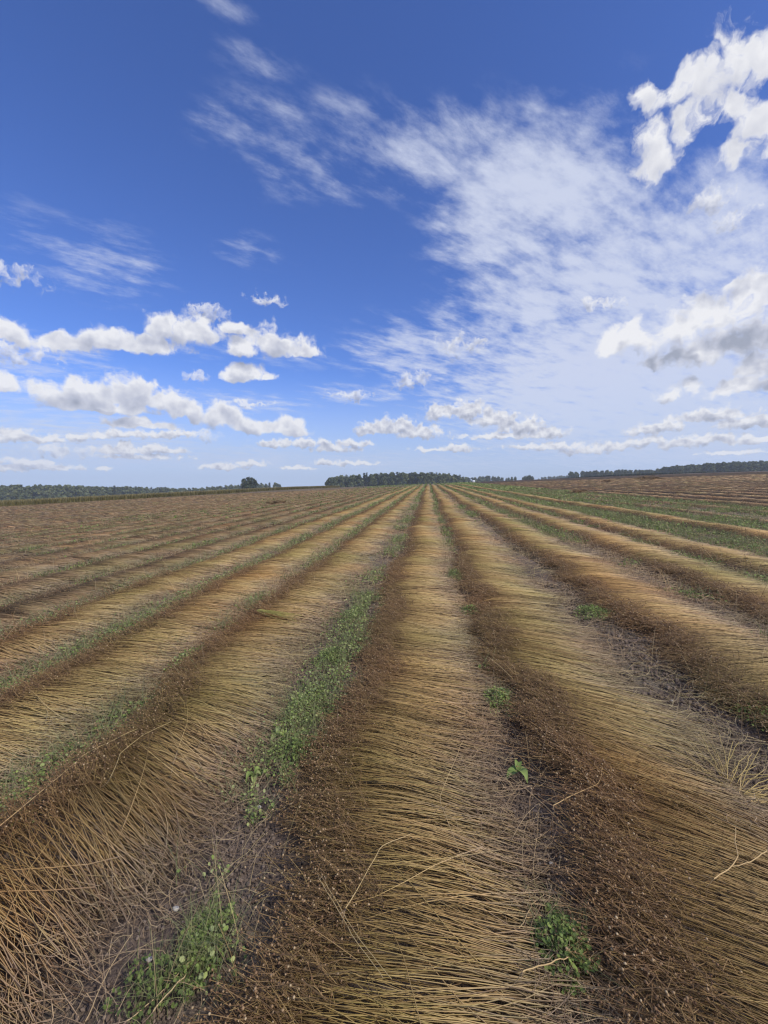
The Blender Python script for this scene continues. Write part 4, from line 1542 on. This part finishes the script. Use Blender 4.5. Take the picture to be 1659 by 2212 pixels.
wood(-40, 612, 9.0, [(-40, 1049), (100, 1046), (230, 1050), (330, 1052), (420, 1054), (480, 1048), (560, 1043), (600, 1043), (612, 1052)],
     [(-40, 390), (200, 460), (400, 560), (612, 640)], ['broad'] * 5 + ['slim'] * 3 + ['bush'] * 2 + ['conifer'],
     'leafy tree in the long wood along the left skyline', 'trees of the left wood', 2.2, 1.05, 2)
tree(538, 1029.5, 330, 'oak', 'big round dark oak standing alone before the left wood', 'single trees', 1.05)
wood(712, 1004, 8.5, [(705, 1035), (722, 1028), (760, 1025), (800, 1022), (860, 1020), (920, 1019), (960, 1021), (1004, 1027)],
     [(705, 430), (1004, 470)], ['broad'] * 4 + ['slim'] * 2 + ['bush'] + ['conifer'] * 2,
     'leafy tree in the dark wood on the crest in the middle', 'trees of the middle wood', 2.0, 1.05, 2)
wood(1008, 1092, 7.0, [(1008, 1030), (1030, 1029), (1060, 1026), (1092, 1030)], [(1008, 640), (1092, 700)], ['broad', 'bush', 'slim'],
     'small leafy tree in the distant clump right of the middle wood', 'trees of the distant clump', 1.2, 1.0, 1)
for x, tp, lb in ((1099, 1031, 'dusty pale tree first right of the distant clump'), (1106, 1029.5, 'tiny tree between the dusty pale ones'),
                  (1113, 1029, 'pale rounded tree standing alone on the skyline')):
    tree(x, tp, 560, 'bush', lb, 'single trees', .8)
wood(1128, 1156, 6.0, [(1126, 1030), (1140, 1026), (1148, 1025), (1157, 1034)], [(1126, 520), (1157, 520)], ['broad', 'bush'],
     'dark leafy tree in the small group on the skyline', 'trees of the small group', .6, 1.0, 1)
wood(1164, 1226, 6.5, [(1160, 1034), (1175, 1028), (1200, 1027), (1226, 1026)], [(1160, 900), (1226, 900)], ['broad', 'bush'],
     'far bluish leafy tree left of the right hand wood', 'trees of the far blue wood', .8, 1.4, 1)
wood(1230, 1700, 9.5, [(1225, 1019), (1300, 1015), (1400, 1014), (1430, 1012), (1442, 1006), (1500, 1003), (1560, 998), (1640, 994), (1700, 994)],
     [(1225, 560), (1420, 500), (1440, 460), (1700, 420)], ['broad'] * 6 + ['slim'] + ['bush'] * 3,
     'leafy tree in the wood along the right skyline', 'trees of the right wood', 2.0, 1.1, 2)


def distant_wood():
    b = Bag()
    lob = []
    for x in np.arange(600, 716, 3.0):
        tp = 1053.0 + 1.2 * math.sin(x * .3) + random.uniform(-.6, .6)
        p = px_at(x, tp, 1100)
        z = float(terrain(p[0], p[1]))
        h = max(p[2] - z, 4)
        lob.append((np.array([p[0], p[1], z + h * .5]), (4.5, 4.5, h * .52)))
    b.add(*crown_leaves(lob, 4000, 1.5))
    o = b.build('distant_wood', M_CROWN, smooth=False)
    tag(o, 'very far low wood showing in the dip left of the middle wood', 'far wood', kind='stuff')


distant_wood()


def bale(px, py):
    p = px_ground(px, py)
    n = 16
    a = np.linspace(0, pi * 2, n, endpoint=False)
    prof = [(-.62, .45), (-.58, .56), (-.2, .60), (.2, .60), (.58, .56), (.62, .45)]
    V = np.array([(x, r * cos(t), r * sin(t) + .58) for x, r in prof for t in a] + [(-.63, 0, .58), (.63, 0, .58)])
    F = np.array([(k * n + j, k * n + (j + 1) % n, (k + 1) * n + (j + 1) % n, (k + 1) * n + j) for k in range(5) for j in range(n)])
    T = np.array([(6 * n, (j + 1) % n, j) for j in range(n)] + [(6 * n + 1, 5 * n + j, 5 * n + (j + 1) % n) for j in range(n)])
    o = obj_np('wrapped_bale', V, [F, T], mats=[M_WHITE])
    o.location = (p[0], p[1], float(terrain(p[0], p[1])))
    o.scale = (.6, .6, .6)
    tag(o, 'tiny white rounded bale on the skyline right of the middle wood', 'bale')


bale(1023, 1042.5)

# ------------------------------------------------------------------ haze
HAZE = 0.00032
if HAZE:
    V = np.array([(x, y, z) for x in (-1300, 1300) for y in (-1300, 1300) for z in (-130, 75)], float)
    F = np.array([(0, 1, 3, 2), (4, 6, 7, 5), (0, 4, 5, 1), (2, 3, 7, 6), (0, 2, 6, 4), (1, 5, 7, 3)])
    m = bpy.data.materials.new('haze')
    m.use_nodes = True
    m.node_tree.nodes.clear()
    N = NT(m.node_tree)
    out = N.new('ShaderNodeOutputMaterial')
    pv = N.new('ShaderNodeVolumePrincipled')
    pv.inputs['Color'].default_value = (.80, .88, 1.0, 1)
    pv.inputs['Density'].default_value = HAZE
    pv.inputs['Anisotropy'].default_value = .2
    N.l.new(pv.outputs[0], out.inputs['Volume'])
    o = obj_np('haze', V, F, mats=[m], smooth=False)
    tag(o, 'thin bluish summer haze over the fields', 'haze', kind='stuff')
